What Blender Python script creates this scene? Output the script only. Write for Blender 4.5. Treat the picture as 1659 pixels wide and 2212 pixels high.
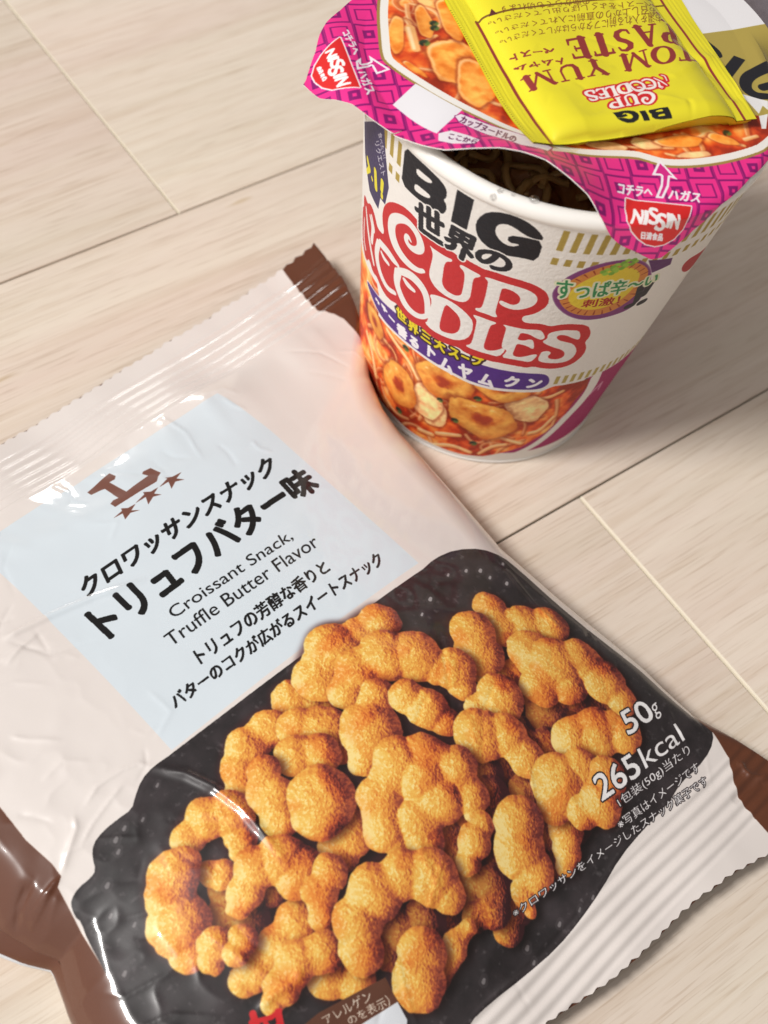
import bpy, math, random
import numpy as np
from mathutils import Matrix, Vector

# ---------------------------------------------------------------- scene, camera, light
scene = bpy.context.scene
for o in list(bpy.data.objects):
    bpy.data.objects.remove(o)
COL = scene.collection
CM = 0.01

cam_d = bpy.data.cameras.new('camera')
cam_d.sensor_fit = 'VERTICAL'; cam_d.sensor_height = 24.0; cam_d.lens = 3100.0 / 2212.0 * 24.0
cam_d.clip_start = 0.01; cam_d.clip_end = 60
cam_d.dof.use_dof = True; cam_d.dof.focus_distance = 0.385; cam_d.dof.aperture_fstop = 9.0
cam = bpy.data.objects.new('camera', cam_d); COL.objects.link(cam)


def cam_axes(p, y, r):
    f = np.array([math.sin(y) * math.cos(p), math.cos(y) * math.cos(p), -math.sin(p)])
    a = np.array([math.cos(y), -math.sin(y), 0]); b = np.cross(a, f)
    return a * math.cos(r) + b * math.sin(r), -a * math.sin(r) + b * math.cos(r), f


_R, _U, _F = cam_axes(0.9719, 0.8567, 0.2719)
cam.matrix_world = Matrix(((_R[0], _U[0], -_F[0], 0), (_R[1], _U[1], -_F[1], 0), (_R[2], _U[2], -_F[2], 0.3639), (0, 0, 0, 1)))
scene.camera = cam

world = bpy.data.worlds.new('World'); scene.world = world; world.use_nodes = True
# the room: paler on the lamp's side, dim on the far side
wt = world.node_tree; bg = wt.nodes['Background']
_tc = wt.nodes.new('ShaderNodeTexCoord'); _dt = wt.nodes.new('ShaderNodeVectorMath'); _dt.operation = 'DOT_PRODUCT'
_dt.inputs[1].default_value = (-0.80, -0.10, 0.59); wt.links.new(_tc.outputs['Generated'], _dt.inputs[0])
_rp = wt.nodes.new('ShaderNodeValToRGB'); wt.links.new(_dt.outputs['Value'], _rp.inputs[0])
_rp.color_ramp.elements[0].position = 0.0; _rp.color_ramp.elements[0].color = (0.16, 0.145, 0.135, 1)
_rp.color_ramp.elements[1].position = 0.95; _rp.color_ramp.elements[1].color = (0.80, 0.775, 0.75, 1)
_mid = _rp.color_ramp.elements.new(0.5); _mid.color = (0.24, 0.225, 0.215, 1)
wt.links.new(_rp.outputs['Color'], bg.inputs['Color']); bg.inputs['Strength'].default_value = 1.0


def lamp(name, pos, target, size, power, col):
    d = bpy.data.lights.new(name, 'AREA'); d.shape = 'DISK'; d.size = size; d.energy = power; d.color = col
    o = bpy.data.objects.new(name, d); COL.objects.link(o); o.location = pos
    o.rotation_euler = (Vector(target) - Vector(pos)).to_track_quat('-Z', 'Y').to_euler()
    return o


# the room's round ceiling lamp, off to the left and high up
lamp('ceiling_lamp', (-1.15, 0.52, 1.70), (0.2, 0.18, 0.0), 0.52, 42.0, (1.0, 0.97, 0.94))
# low light added to put glints on the creased film; no known lamp
lamp('glint_light', (0.66, 2.06, 0.12), (0.1, 0.18, 0.02), 0.22, 1.8, (1.0, 0.97, 0.94))

scene.view_settings.view_transform = 'Standard'; scene.view_settings.look = 'None'
scene.view_settings.exposure = 0.0; scene.view_settings.gamma = 1.0
scene.render.engine = 'CYCLES'
scene.cycles.max_bounces = 8
try:
    scene.cycles.use_denoising = True
except Exception:
    pass
rng = np.random.default_rng(11)


# ---GEOM
def tps_fit(pts):
    p = np.array(pts, float); xy, z = p[:, :2], p[:, 2]; n = len(p)
    d = np.hypot(*(xy[:, None] - xy[None]).transpose(2, 0, 1))
    K = np.where(d > 0, d * d * np.log(d + 1e-9), 0) + np.eye(n) * 0.05
    A = np.zeros((n + 3, n + 3)); A[:n, :n] = K
    A[:n, n] = 1; A[:n, n + 1:] = xy; A[n, :n] = 1; A[n + 1:, :n] = xy.T
    return xy, np.linalg.solve(A, np.r_[z, 0, 0, 0])


def tps(fit, x, y):
    xy, w = fit; x = np.asarray(x, float); y = np.asarray(y, float)
    out = w[-3] + w[-2] * x + w[-1] * y
    for (a, b), k in zip(xy, w[:-3]):
        d2 = (x - a) ** 2 + (y - b) ** 2
        out = out + k * 0.5 * d2 * np.log(d2 + 1e-12)
    return out


def sstep(a, b, x):
    t = np.clip((np.asarray(x, float) - a) / (b - a), 0, 1)
    return t * t * (3 - 2 * t)


# ----- snack bag: local frame s (across, cm), t (down from the top seal, cm)
BAG_O = np.array([16.0, 25.0]); BAG_A = math.radians(8.0)


def bag_to_world(s, t):
    u = np.asarray(s, float) - 4.85; v = -np.asarray(t, float)
    c, k = math.cos(BAG_A), math.sin(BAG_A)
    return BAG_O[0] + u * c - v * k, BAG_O[1] + u * k + v * c


def world_to_bag(x, y):
    c, k = math.cos(BAG_A), math.sin(BAG_A)
    dx, dy = x - BAG_O[0], y - BAG_O[1]
    return dx * c + dy * k + 4.85, dx * k - dy * c


BAG_Z = [(-9.8, .2, .35), (-6, .2, .4), (-2, .25, .45), (2, .25, .5), (6, .3, .55), (9.6, .4, .75), (11.3, .2, 1.1),
         (-9.5, 2.3, .6), (-5, 2.3, .75), (0, 2.3, .8), (5, 2.3, .85), (9, 2.4, .95),
         (-7.5, 4.0, 1.7), (-4.4, 3.3, 1.5), (0, 3.4, 1.55), (4.46, 3.32, 1.55), (8, 4.2, 1.55),
         (-8, 7.5, 2.5), (-4, 7, 2.5), (0, 7, 2.55), (4, 7, 2.3), (7.2, 7.5, 1.9),
         (4.5, 11.8, 2.6), (-4.4, 11.8, 2.8), (0, 11, 2.9), (-8.4, 10.2, 2.5), (-8.3, 12.1, 2.35), (7, 12, 2.0),
         (0, 15, 3.0), (-5, 15.5, 2.7), (-8.7, 13.6, 2.0), (-9.0, 16.1, 1.9), (4.5, 15.5, 2.6), (7, 16, 1.9),
         (0, 18.5, 2.4), (-5, 18.5, 2.2), (-9, 19, 1.7), (5, 18.5, 2.1), (7.6, 19.2, 1.5),
         (0, 20.6, 1.35), (-6, 20.6, 1.2), (5, 20.6, 1.3), (8, 21.2, 1.0), (-9.5, 21, 1.0),
         (-9, 23.2, .6), (-4, 23.2, .75), (1, 23.3, .8), (5, 23.4, .85), (8.6, 23.6, .7)]
_bagfit = tps_fit(BAG_Z)


def bag_zf(s, t):
    return tps(_bagfit, s, t)


# ----- noodle cup: standing at CUP (cm)
CUP = np.array([25.0, 19.43]); CUP_RB, CUP_RT, CUP_H = 4.0, 5.52, 12.4
CUP_TH0 = math.radians(-142.0); CUP_K = 5.0


def cup_r(z):
    return CUP_RB + (CUP_RT - CUP_RB) * np.asarray(z, float) / 12.1


# ----- peeled lid, frame = world cm relative to the cup axis
LID_Z = [(-6.8, 2.75, 12.35), (-6.75, 2.1, 12.3), (-6.17, 1.51, 12.45), (-6.07, .85, 12.5), (-5.78, -.11, 12.55),
         (-5.47, -1.26, 13.0), (-4.72, -2.28, 13.4), (-3.97, -3.13, 13.4), (-3.25, -4.1, 12.95), (-3.05, -4.83, 12.5),
         (-4.5, 1, 12.65), (-3.6, -1.2, 12.85), (-2.6, -2.9, 12.8), (-1.7, -3.4, 12.62), (-.3, -4.2, 12.5), (2.5, -4.7, 12.45),
         (5.3, 0, 12.45), (3.7, 3.8, 12.45), (0, 5.3, 12.45), (-3.7, 3.9, 12.5), (0, 0, 12.6), (2, -2, 12.55), (-2, 2.5, 12.65), (6.3, 0, 12.35), (0, 6.3, 12.3), (4.4, 4.4, 12.35), (4.6, -4.2, 12.35)]
_lidfit = tps_fit(LID_Z)


def lid_z0(x, y):
    """the sheet before any folding"""
    r = np.hypot(x, y); a = np.degrees(np.arctan2(y, x))
    z = tps(_lidfit, x, y)
    lifted = (1 - sstep(-124, -112, a)) + sstep(120, 150, a)
    over = np.maximum(z, 12.45)
    z = over * (1 - lifted) + z * lifted
    w2 = 1 - sstep(6, 30, np.abs(a - 158))                        # the free corner curls
    return z + w2 * .18 * np.sin(np.clip(r - 5.6, 0, None) * 2.6)


def lid_drop(x, y):
    """how far the paper hangs below the sheet where it is folded over the rim"""
    r = np.hypot(x, y); a = np.degrees(np.arctan2(y, x))
    w = sstep(-134, -116, a) * (1 - sstep(-40, -10, a))
    d1 = np.clip(r - 5.36, 0, .3); d2 = np.clip(r - 5.60, 0, None)
    return w * (2.2 * d1 * d1 + 3.0 * d2)


def lid_z(x, y):
    return lid_z0(x, y) - lid_drop(x, y)


def lid_tex(x, y):
    """plan position -> position on the flat printed sheet"""
    r = np.hypot(x, y) + 1e-9; k = 1 + .92 * lid_drop(x, y) / r
    return x * k, y * k


# ----- paste sachet on the lid, frame p (along the near edge), q (away)
SA_O = np.array([-3.42, -2.14]); SA_A = math.radians(-18.05); SA_W, SA_L = 6.36, 7.6; SA_SKEW = 0.03


def sachet_to_lid(p, q):
    c, k = math.cos(SA_A), math.sin(SA_A); p = np.asarray(p, float) + SA_SKEW * -np.asarray(q, float)
    return SA_O[0] + p * c - q * k, SA_O[1] + p * k + q * c


def lid_to_sachet(x, y):
    c, k = math.cos(SA_A), math.sin(SA_A); dx, dy = x - SA_O[0], y - SA_O[1]
    q = -dx * k + dy * c
    return dx * c + dy * k + SA_SKEW * q, q


def sachet_top(p, q):
    a = np.clip(np.minimum((p - .55) / .9, (SA_W - .55 - p) / .9), 0, 1)
    b = np.clip(np.minimum((q + .02) / .5, (SA_L - q) / .8), 0, 1)
    x, y = sachet_to_lid(p, q)
    lift = .14 * (1 - sstep(0, 2.2, q)) * a + .24 * sstep(0, 6, p) * (1 - sstep(.5, 5, q))
    return lid_z(x, y) + .06 + lift + .36 * np.sqrt(1 - (1 - a) ** 2) * np.sqrt(1 - (1 - b) ** 2)
# ---ENDGEOM

# printed artwork measured on the packaging itself, in centimetres of each surface
D = {
    'bag_logo': [(-0.86,3.86),(0.03,3.72),(0.06,3.97),(-0.04,4.06),(-0.22,4.04),(-0.16,4.73),(0.68,4.66),(0.62,4.47),(0.7,4.41),(0.94,4.45),(1.0,4.83),(0.86,4.89),(0.68,5.04),(-0.76,4.99),(-0.77,4.79),(-0.62,4.73),(-0.47,4.77),(-0.46,4.15),(-0.57,4.1),(-0.86,4.04)],
    'bag_stars': [[(1.41,5.24),(1.15,5.34),(1.29,5.52),(1.05,5.41),(0.8,5.54),(0.9,5.29),(0.58,5.27),(0.96,5.17),(0.94,5.09),(1.11,5.2)],[(0.56,5.25),(0.32,5.36),(0.46,5.52),(0.23,5.43),(-0.04,5.55),(0.07,5.3),(-0.28,5.28),(0.1,5.2),(0.13,5.11),(0.3,5.24)],[(-0.29,5.3),(-0.52,5.4),(-0.34,5.55),(-0.59,5.45),(-0.84,5.53),(-0.76,5.32),(-1.05,5.28),(-0.72,5.24),(-0.68,5.15),(-0.54,5.27)]],
    'allergen': [[(-6.16,18.85),(-5.76,18.88),(-3.99,19.34),(-4.17,20.37),(-4.74,20.68),(-6.33,19.36)],[(-5.12,19.72),(-4.1,19.93),(-4.16,20.38),(-4.64,20.77),(-5.53,20.02)]],
    'bag_red': [[(-6.96,17.89,0.17),(-7.04,18.1,0.17),(-7.12,18.32,0.17)],[(-7.11,18.0,0.11),(-6.68,18.23,0.11),(-6.44,18.25,0.11)],[(-6.49,18.25,0.17),(-6.61,18.48,0.17),(-6.91,18.5,0.17)],[(-6.85,18.18,0.11),(-6.87,18.35,0.11)]],
    'bag_text': [('クロワッサンスナック',[(-3.27,6.96),(3.48,6.98),(3.79,6.35),(-3.09,6.36)],'ink',0.03,{}),('トリュフバター味',[(-3.56,8.39),(4.13,8.15),(4.25,7.23),(-3.59,7.26)],'ink',0.05,{}),('Croissant Snack,',[(-1.94,9.03),(2.21,9.13),(2.33,8.72),(-1.93,8.61)],'ink',0.01,{}),('Truffle Butter Flavor',[(-2.56,9.58),(2.65,9.7),(2.73,9.27),(-2.51,9.18)],'ink',0.01,{}),('トリュフの芳醇な香りと',[(-2.31,10.5),(2.28,10.53),(2.34,10.1),(-2.22,10.02)],'ink',0.02,{}),('バターのコクが広がるスイートスナック',[(-3.61,11.05),(3.63,11.28),(3.78,10.83),(-3.53,10.65)],'ink',0.02,{}),('50',[(5.57,19.14),(6.75,19.26),(6.79,18.67),(5.8,18.54)],'white',0.02,{'outline': 0.04}),('g',[(6.72,19.35),(6.94,19.35),(7.1,18.96),(6.82,18.95)],'white',0.01,{'outline': 0.04}),('265',[(3.64,19.89),(5.22,20.09),(5.27,19.49),(3.81,19.28)],'white',0.02,{'outline': 0.04}),('kcal',[(5.37,20.07),(7.04,20.23),(7.13,19.73),(5.5,19.55)],'white',0.01,{'outline': 0.04}),('1包装(50g)当たり',[(3.99,20.36),(6.9,20.64),(6.99,20.33),(4.03,20.08)],'white',0.01,{'outline': 0.04}),('※写真はイメージです',[(3.58,20.73),(6.77,21.09),(6.84,20.83),(3.62,20.48)],'white',0.01,{'outline': 0.03}),('※クロワッサンをイメージしたスナック菓子です',[(-0.33,20.44),(6.67,21.5),(6.75,21.25),(-0.3,20.24)],'white',0.01,{'outline': 0.03}),('アレルゲン',[(-5.76,19.19),(-4.57,19.52),(-4.49,19.27),(-5.79,18.98)],'cream',0.01,{}),('のを表示）',[(-5.32,19.57),(-4.27,19.89),(-4.2,19.64),(-5.32,19.37)],'cream',0.01,{})],
    'window': [(4.47,3.3),(4.47,11.83),(-4.4,11.83),(-4.4,3.3)],
    'dish': [(4.22,12.08),(5.02,11.98),(5.8,12.1),(6.52,12.5),(6.96,13.01),(7.05,13.62),(7.09,14.62),(7.15,15.5),(7.31,16.64),(7.62,18.21),(7.8,19.76),(8.04,20.33),(7.92,20.65),(7.47,20.9),(6.71,20.99),(6.0,20.95),(5.19,21.12),(4.15,21.12),(3.06,21.2),(2.05,21.44),(0.99,21.6),(0.02,21.67),(-1.14,21.58),(-2.23,21.46),(-3.04,21.43),(-4.6,22.0),(-7.5,21.6),(-9.2,20.6),(-9.13,16.17),(-8.84,14.81),(-8.69,14.01),(-8.55,13.57),(-8.59,13.41),(-8.54,13.2),(-8.44,13.05),(-8.16,12.95),(-7.79,12.97),(-7.6,12.91),(-7.47,12.61),(-7.28,12.4),(-6.92,12.31),(-6.49,12.32),(-6.07,12.36),(-5.84,12.18),(-5.43,11.93),(-5.0,11.86),(-4.43,11.91)],
    'beads': [(4.86,12.63),(5.44,12.82),(5.82,13.05),(5.88,13.38),(6.17,13.8),(3.24,13.13),(6.66,13.24),(3.81,12.91),(1.69,21.44),(2.21,21.46),(1.18,21.42),(0.5,21.32),(-0.59,21.17),(-0.69,21.53),(-2.09,21.0),(-5.26,12.31),(-6.97,12.95),(-7.64,13.38),(-8.01,13.97),(-8.58,15.21),(-6.06,12.74),(-6.52,12.61),(-6.84,12.69),(-7.73,14.51)],
    'snacks': [[[(2.81,19.11,0.69),(2.27,19.74,0.5),(1.91,20.19,0.36),(1.64,20.4,0.26)]],[[(-1.24,12.77,0.51),(-0.91,13.12,0.41),(-0.74,13.45,0.28)]],[[(-2.52,16.26,0.64),(-3.01,16.49,0.49)]],[[(3.38,15.34,0.45),(3.59,15.93,0.49),(4.39,15.85,0.31)]],[[(5.06,14.09,0.5),(4.82,14.69,0.64),(5.58,15.1,0.6),(6.18,15.46,0.57)]],[[(4.02,14.36,0.65),(3.65,14.96,0.66)]],[[(4.99,15.86,0.75)]],[[(4.05,18.23,0.58),(4.83,18.54,0.64),(5.5,18.91,0.59)]],[[(4.38,16.65,0.57),(5.4,16.44,0.75),(6.08,16.8,0.66),(6.14,17.61,0.67),(6.19,18.31,0.46)],[(5.11,17.07,0.57)]],[[(2.15,12.56,0.54),(1.42,12.46,0.48),(0.65,12.42,0.75),(-0.28,12.76,0.64)]],[[(-0.04,13.54,0.46),(0.68,13.23,0.59),(1.52,13.4,0.72),(2.17,13.92,0.73),(2.42,14.5,0.52),(2.72,14.86,0.61),(2.52,15.33,0.38)]],[[(3.14,16.22,0.66),(2.47,16.14,0.45)]],[[(-2.19,13.0,0.51),(-2.94,13.01,0.52),(-3.51,13.34,0.47),(-3.82,13.83,0.42)]],[[(-1.68,13.45,0.52),(-1.25,14.0,0.71),(-1.24,14.56,0.38)]],[[(-2.2,13.97,0.51),(-1.69,14.35,0.51)]],[[(0.54,14.08,0.43),(-0.26,14.72,0.78),(-1.02,15.21,0.34)]],[[(1.13,14.63,0.48),(1.32,15.21,0.57),(1.42,15.78,0.38)]],[[(1.92,16.61,0.72),(2.54,17.06,0.59),(2.56,17.84,0.51),(2.74,18.24,0.29)]],[[(3.63,19.0,0.59),(2.88,18.9,0.83),(2.39,19.12,0.51)]],[[(4.22,19.56,0.54),(3.58,19.9,0.59),(2.9,19.74,0.41)]],[[(-5.47,15.01,0.34),(-5.67,14.81,0.3)]],[[(-5.51,13.8,0.4),(-4.89,13.76,0.52),(-4.39,14.05,0.57),(-4.59,14.66,0.4),(-4.83,14.89,0.24)]],[[(-3.07,13.79,0.41),(-3.47,14.19,0.4)],[(-3.31,14.45,0.56),(-3.59,14.95,0.48)]],[[(-2.46,15.26,0.84),(-2.77,15.5,0.64)]],[[(-4.89,17.06,0.52),(-5.54,17.19,0.51),(-6.32,17.19,0.49),(-6.66,17.19,0.35)]],[[(-5.9,14.21,0.34),(-6.36,14.27,0.6),(-6.69,14.55,0.57),(-6.96,15.25,0.72),(-7.15,15.86,0.47)]],[[(-6.65,16.17,0.4),(-6.93,16.38,0.28)]],[[(-6.09,16.49,0.35),(-6.4,16.61,0.3)]],[[(-4.08,16.26,0.61),(-4.21,15.72,0.6),(-4.8,15.46,0.51),(-5.33,15.72,0.43),(-5.64,15.87,0.28)]],[[(-3.52,16.69,0.42),(-4.0,16.91,0.45),(-4.34,17.36,0.32)]],[[(0.59,17.61,0.47),(0.72,16.84,0.61),(0.36,16.05,0.53),(-0.28,15.76,0.61),(-1.29,16.19,0.58),(-1.75,16.84,0.53),(-1.77,17.25,0.32)],[(-0.05,16.47,0.71)],[(-1.12,17.6,0.51),(-0.98,17.2,0.59),(-0.09,17.15,0.66)],[(0.59,17.61,0.45),(0.39,17.99,0.27)]],[[(0.4,18.29,0.3),(-0.1,18.48,0.42),(-0.53,18.7,0.32)]],[[(1.23,18.86,0.65),(0.85,19.34,0.7),(0.82,19.94,0.54),(0.25,20.15,0.35),(0.14,20.55,0.17)]],[[(-4.62,18.93,0.49),(-5.06,18.43,0.52)]],[[(-4.82,17.96,0.46),(-5.46,17.71,0.5),(-6.08,17.89,0.41),(-6.47,18.04,0.27)]],[[(-2.94,20.08,0.39),(-2.14,19.93,0.34),(-1.5,19.83,0.2)]],[[(-2.91,19.52,0.6),(-3.38,19.92,0.66),(-3.71,20.03,0.35)]],[[(-1.47,18.91,0.47),(-1.56,18.41,0.66),(-2.1,17.89,0.53),(-2.96,17.76,0.67),(-3.75,18.01,0.6),(-4.08,18.52,0.54)]]],
    'brown_r': [(10.0,0.13),(9.8,1.06),(9.66,1.87),(9.58,2.33),(9.85,2.87),(9.9,3.25),(9.68,4.15)],
    'brown_l': [(-8.38,10.23),(-8.4,11.28),(-8.28,12.11),(-8.29,12.48),(-8.5,12.62),(-8.66,13.59),(-8.84,14.81),(-9.13,16.17)],
    'creases': {'a': [(-5.72,6.56),(-5.2,6.63),(-4.27,6.77),(-3.13,7.04),(-1.55,7.59)],'b': [(-5.09,11.77),(-4.54,12.53),(-4.26,13.24),(-4.1,14.1),(-4.1,14.8),(-4.19,15.95)],'c': [(-2.84,19.34),(-1.98,18.83),(-1.29,18.43),(-0.72,18.05),(-0.1,18.04),(0.52,17.97)],'d': [(-4.04,4.18),(-1.95,4.69),(0.4,5.21),(2.98,5.61),(5.49,5.89)],'e': [(-7.15,8.93),(-6.86,9.29),(-6.21,9.91)],'f': [(-6.91,11.56),(-6.35,11.37),(-5.67,11.42),(-5.22,11.57),(-5.01,11.85)],'g': [(-7.6,12.27),(-6.99,12.01),(-6.28,11.82),(-5.77,11.72)],'h': [(-8.29,12.48),(-7.9,12.21),(-7.34,11.84),(-7.18,11.54)],'i': [(-6.92,17.92),(-6.34,17.91),(-5.74,18.04),(-5.42,17.92)],'j': [(-9.87,12.67),(-9.44,12.37),(-8.79,12.12)],'k': [(1.78,19.16),(2.18,18.46),(2.49,17.96)],'l': [(0.23,19.78),(-0.7,20.41),(-2.34,21.04)],'m': [(7.94,21.64),(7.87,21.92),(7.83,22.11),(8.28,22.51)],'n': [(8.23,22.55),(7.55,22.38),(6.83,22.28)],'o': [(7.3,19.36),(7.04,19.73),(7.11,20.21)],'p': [(6.62,13.16),(6.38,14.66),(6.37,16.13)],'q': [(-8.29,12.48),(-8.85,12.55),(-9.51,12.72)],'r': [(-8.46,12.49),(-9.06,12.71),(-9.53,12.84)],'t': [(-9.75,12.57),(-9.42,12.25),(-8.94,12.06)],'u': [(-6.08,7.27),(-5.54,7.1),(-4.71,6.96)],'v': [(-6.11,7.1),(-5.73,7.07),(-5.2,7.03)]},
    'logo_strokes': [[(-2.8,8.84,0.06),(-2.96,8.97,0.17),(-3.01,8.72,0.18),(-2.82,8.59,0.2),(-2.57,8.68,0.26),(-2.43,8.9,0.29),(-2.51,9.21,0.25),(-2.72,9.42,0.25),(-3.05,9.47,0.27),(-3.39,9.23,0.3),(-3.63,8.89,0.33),(-3.63,8.45,0.39),(-3.43,8.12,0.41),(-3.11,7.96,0.34),(-2.75,7.91,0.28),(-2.42,7.98,0.2),(-2.26,8.12,0.15)],[(-5.39,7.55,0.14),(-5.07,6.89,0.19),(-4.66,6.36,0.17),(-4.5,6.15,0.12)],[(-4.93,7.69,0.15),(-4.68,7.46,0.19),(-4.74,6.88,0.2)],[(-4.82,7.83,0.12),(-4.55,7.5,0.13),(-4.71,7.3,0.12)],[(-5.6,6.94,0.1),(-5.63,6.14,0.14),(-5.33,5.96,0.12)],[(-3.65,7.06,0.14),(-3.89,7.05,0.18),(-4.05,7.13,0.12)],[(-4.26,7.31,0.26),(-4.37,6.81,0.29),(-4.24,6.43,0.29),(-3.94,6.15,0.25),(-3.58,6.03,0.22),(-3.24,6.19,0.17)],[(-4.11,7.43,0.29),(-3.72,7.51,0.3),(-3.45,7.46,0.28),(-3.21,7.44,0.14)],[(-2.49,7.04,0.15),(-2.72,7.05,0.23),(-2.89,7.14,0.14)],[(-3.18,7.16,0.32),(-3.21,6.71,0.29),(-3.02,6.41,0.29),(-2.72,6.12,0.31),(-2.36,6.07,0.25),(-2.07,6.19,0.19),(-1.91,6.4,0.17)],[(-3.11,7.29,0.25),(-2.71,7.55,0.34),(-2.37,7.53,0.36),(-2.09,7.33,0.27),(-1.95,6.96,0.23),(-1.9,6.41,0.17)]],
    'logo_polys': [[[(-2.19,9.29),(-2.08,9.26),(-1.83,9.26),(-1.62,9.27),(-1.46,9.31),(-1.46,9.2),(-1.61,9.1),(-1.66,8.87),(-1.64,8.48),(-1.63,8.16),(-1.49,7.97),(-1.24,7.94),(-1.1,8.0),(-1.01,8.12),(-1.01,8.43),(-1.04,8.93),(-1.1,9.1),(-1.23,9.17),(-1.23,9.28),(-1.1,9.3),(-0.88,9.27),(-0.64,9.25),(-0.65,9.15),(-0.78,9.04),(-0.8,8.88),(-0.77,8.45),(-0.76,8.11),(-0.87,7.87),(-1.08,7.76),(-1.4,7.71),(-1.77,7.78),(-2.0,7.99),(-2.07,8.22),(-2.05,8.6),(-2.03,8.98),(-2.1,9.17)]],[[(-0.53,9.25),(-0.35,9.29),(-0.03,9.29),(0.3,9.3),(0.64,9.26),(0.87,9.11),(0.95,8.9),(0.91,8.65),(0.73,8.44),(0.49,8.29),(0.26,8.28),(0.07,8.34),(-0.0,8.44),(0.04,8.54),(0.17,8.51),(0.36,8.47),(0.5,8.58),(0.52,8.79),(0.44,8.95),(0.23,9.08),(-0.01,9.07),(-0.03,8.91),(-0.01,8.5),(-0.01,8.14),(0.01,7.92),(0.1,7.8),(0.02,7.72),(-0.2,7.76),(-0.44,7.73),(-0.55,7.76),(-0.54,7.85),(-0.42,7.9),(-0.38,8.05),(-0.38,8.47),(-0.4,8.92),(-0.42,9.13),(-0.51,9.19)]],[[(-1.95,7.37),(-1.71,7.54),(-1.33,7.64),(-0.97,7.57),(-0.69,7.41),(-0.5,7.21),(-0.45,6.75),(-0.53,6.36),(-0.81,6.07),(-1.21,5.96),(-1.66,5.93),(-1.94,6.05),(-1.85,6.19),(-1.84,6.78),(-1.83,7.18)],[(-1.4,7.39),(-1.21,7.35),(-0.94,7.19),(-0.83,6.91),(-0.83,6.54),(-0.96,6.3),(-1.19,6.18),(-1.39,6.15),(-1.45,6.35),(-1.44,6.85)]],[[(-0.56,7.52),(-0.36,7.54),(-0.11,7.53),(0.12,7.53),(0.11,7.45),(-0.0,7.34),(-0.02,7.13),(-0.02,6.67),(-0.02,6.29),(0.06,6.15),(0.26,6.19),(0.43,6.33),(0.53,6.46),(0.63,6.37),(0.51,5.99),(0.25,5.99),(-0.12,5.97),(-0.47,5.98),(-0.53,6.04),(-0.39,6.17),(-0.38,6.54),(-0.4,7.07),(-0.42,7.34),(-0.53,7.44)]],[[(0.28,7.53),(0.56,7.53),(0.94,7.53),(1.33,7.61),(1.47,7.45),(1.57,7.25),(1.5,7.13),(1.34,7.17),(1.08,7.34),(0.85,7.34),(0.84,7.17),(0.83,7.0),(1.0,6.98),(1.17,7.11),(1.29,7.05),(1.4,6.67),(1.33,6.65),(1.18,6.75),(0.97,6.8),(0.86,6.77),(0.86,6.54),(0.86,6.21),(1.05,6.15),(1.26,6.25),(1.45,6.39),(1.58,6.39),(1.56,6.21),(1.46,5.97),(1.17,6.0),(0.86,6.01),(0.58,6.0),(0.67,6.34),(0.62,6.41),(0.54,6.42),(0.47,6.52),(0.44,6.98),(0.43,7.35),(0.39,7.45)]],[[(2.44,7.61),(2.57,7.36),(2.6,7.12),(2.39,7.22),(2.13,7.4),(1.93,7.42),(1.87,7.29),(1.99,7.15),(2.21,7.06),(2.48,6.95),(2.71,6.61),(2.75,6.29),(2.64,6.04),(2.38,5.95),(2.0,5.97),(1.75,6.03),(1.65,6.13),(1.64,6.39),(1.66,6.55),(1.84,6.61),(1.96,6.5),(1.89,6.32),(1.99,6.19),(2.23,6.16),(2.39,6.26),(2.38,6.48),(2.21,6.67),(1.91,6.8),(1.62,6.96),(1.53,7.07),(1.64,7.21),(1.59,7.42),(1.7,7.56),(1.96,7.66),(2.21,7.65)]]],
    'big': [[[(-3.35,11.92),(-2.93,11.93),(-2.51,11.91),(-2.11,11.81),(-1.94,11.63),(-1.93,11.36),(-2.0,11.25),(-1.9,11.15),(-1.87,10.93),(-1.97,10.69),(-2.28,10.66),(-2.79,10.58),(-3.37,10.58),(-3.36,11.24)],[(-2.9,11.6),(-2.64,11.61),(-2.4,11.6),(-2.37,11.52),(-2.5,11.42),(-2.74,11.38),(-2.88,11.4)],[(-2.88,11.05),(-2.62,11.07),(-2.37,11.06),(-2.38,10.94),(-2.55,10.85),(-2.81,10.79),(-2.91,10.84)]],[[(-1.69,11.89),(-1.24,11.86),(-1.26,10.68),(-1.7,10.67)]],[[(0.57,11.35),(0.34,11.68),(-0.02,11.9),(-0.47,11.91),(-0.87,11.69),(-1.06,11.28),(-1.07,10.93),(-0.92,10.58),(-0.59,10.39),(-0.19,10.37),(0.2,10.48),(0.57,10.48),(0.55,11.29),(0.13,11.28),(-0.26,11.16),(-0.24,10.89),(0.1,10.96),(-0.14,10.75),(-0.4,10.82),(-0.59,11.06),(-0.59,11.36),(-0.41,11.53),(-0.19,11.51),(0.09,11.36),(0.3,11.31)]]],
    'sekai': [('世',[(-2.71,9.56),(-1.78,9.61),(-1.94,10.72),(-2.8,10.49)]),('界',[(-1.79,9.65),(-0.97,9.43),(-0.9,10.55),(-1.74,10.54)]),('の',[(-0.91,9.72),(0.01,9.67),(0.01,10.33),(-0.83,10.36)])],
    'banner': [(-5.12,4.84),(-4.52,4.66),(-3.84,4.48),(-2.98,4.56),(-2.23,4.59),(-1.46,4.55),(-0.71,4.51),(-0.09,4.41),(0.67,4.4),(1.48,4.48),(2.18,4.53),(2.38,4.76),(2.35,5.05),(2.19,5.31),(1.96,5.4),(1.33,5.39),(0.34,5.38),(-0.27,5.4),(-1.14,5.52),(-1.98,5.51),(-2.89,5.45),(-3.9,5.19),(-4.72,5.03)],
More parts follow.
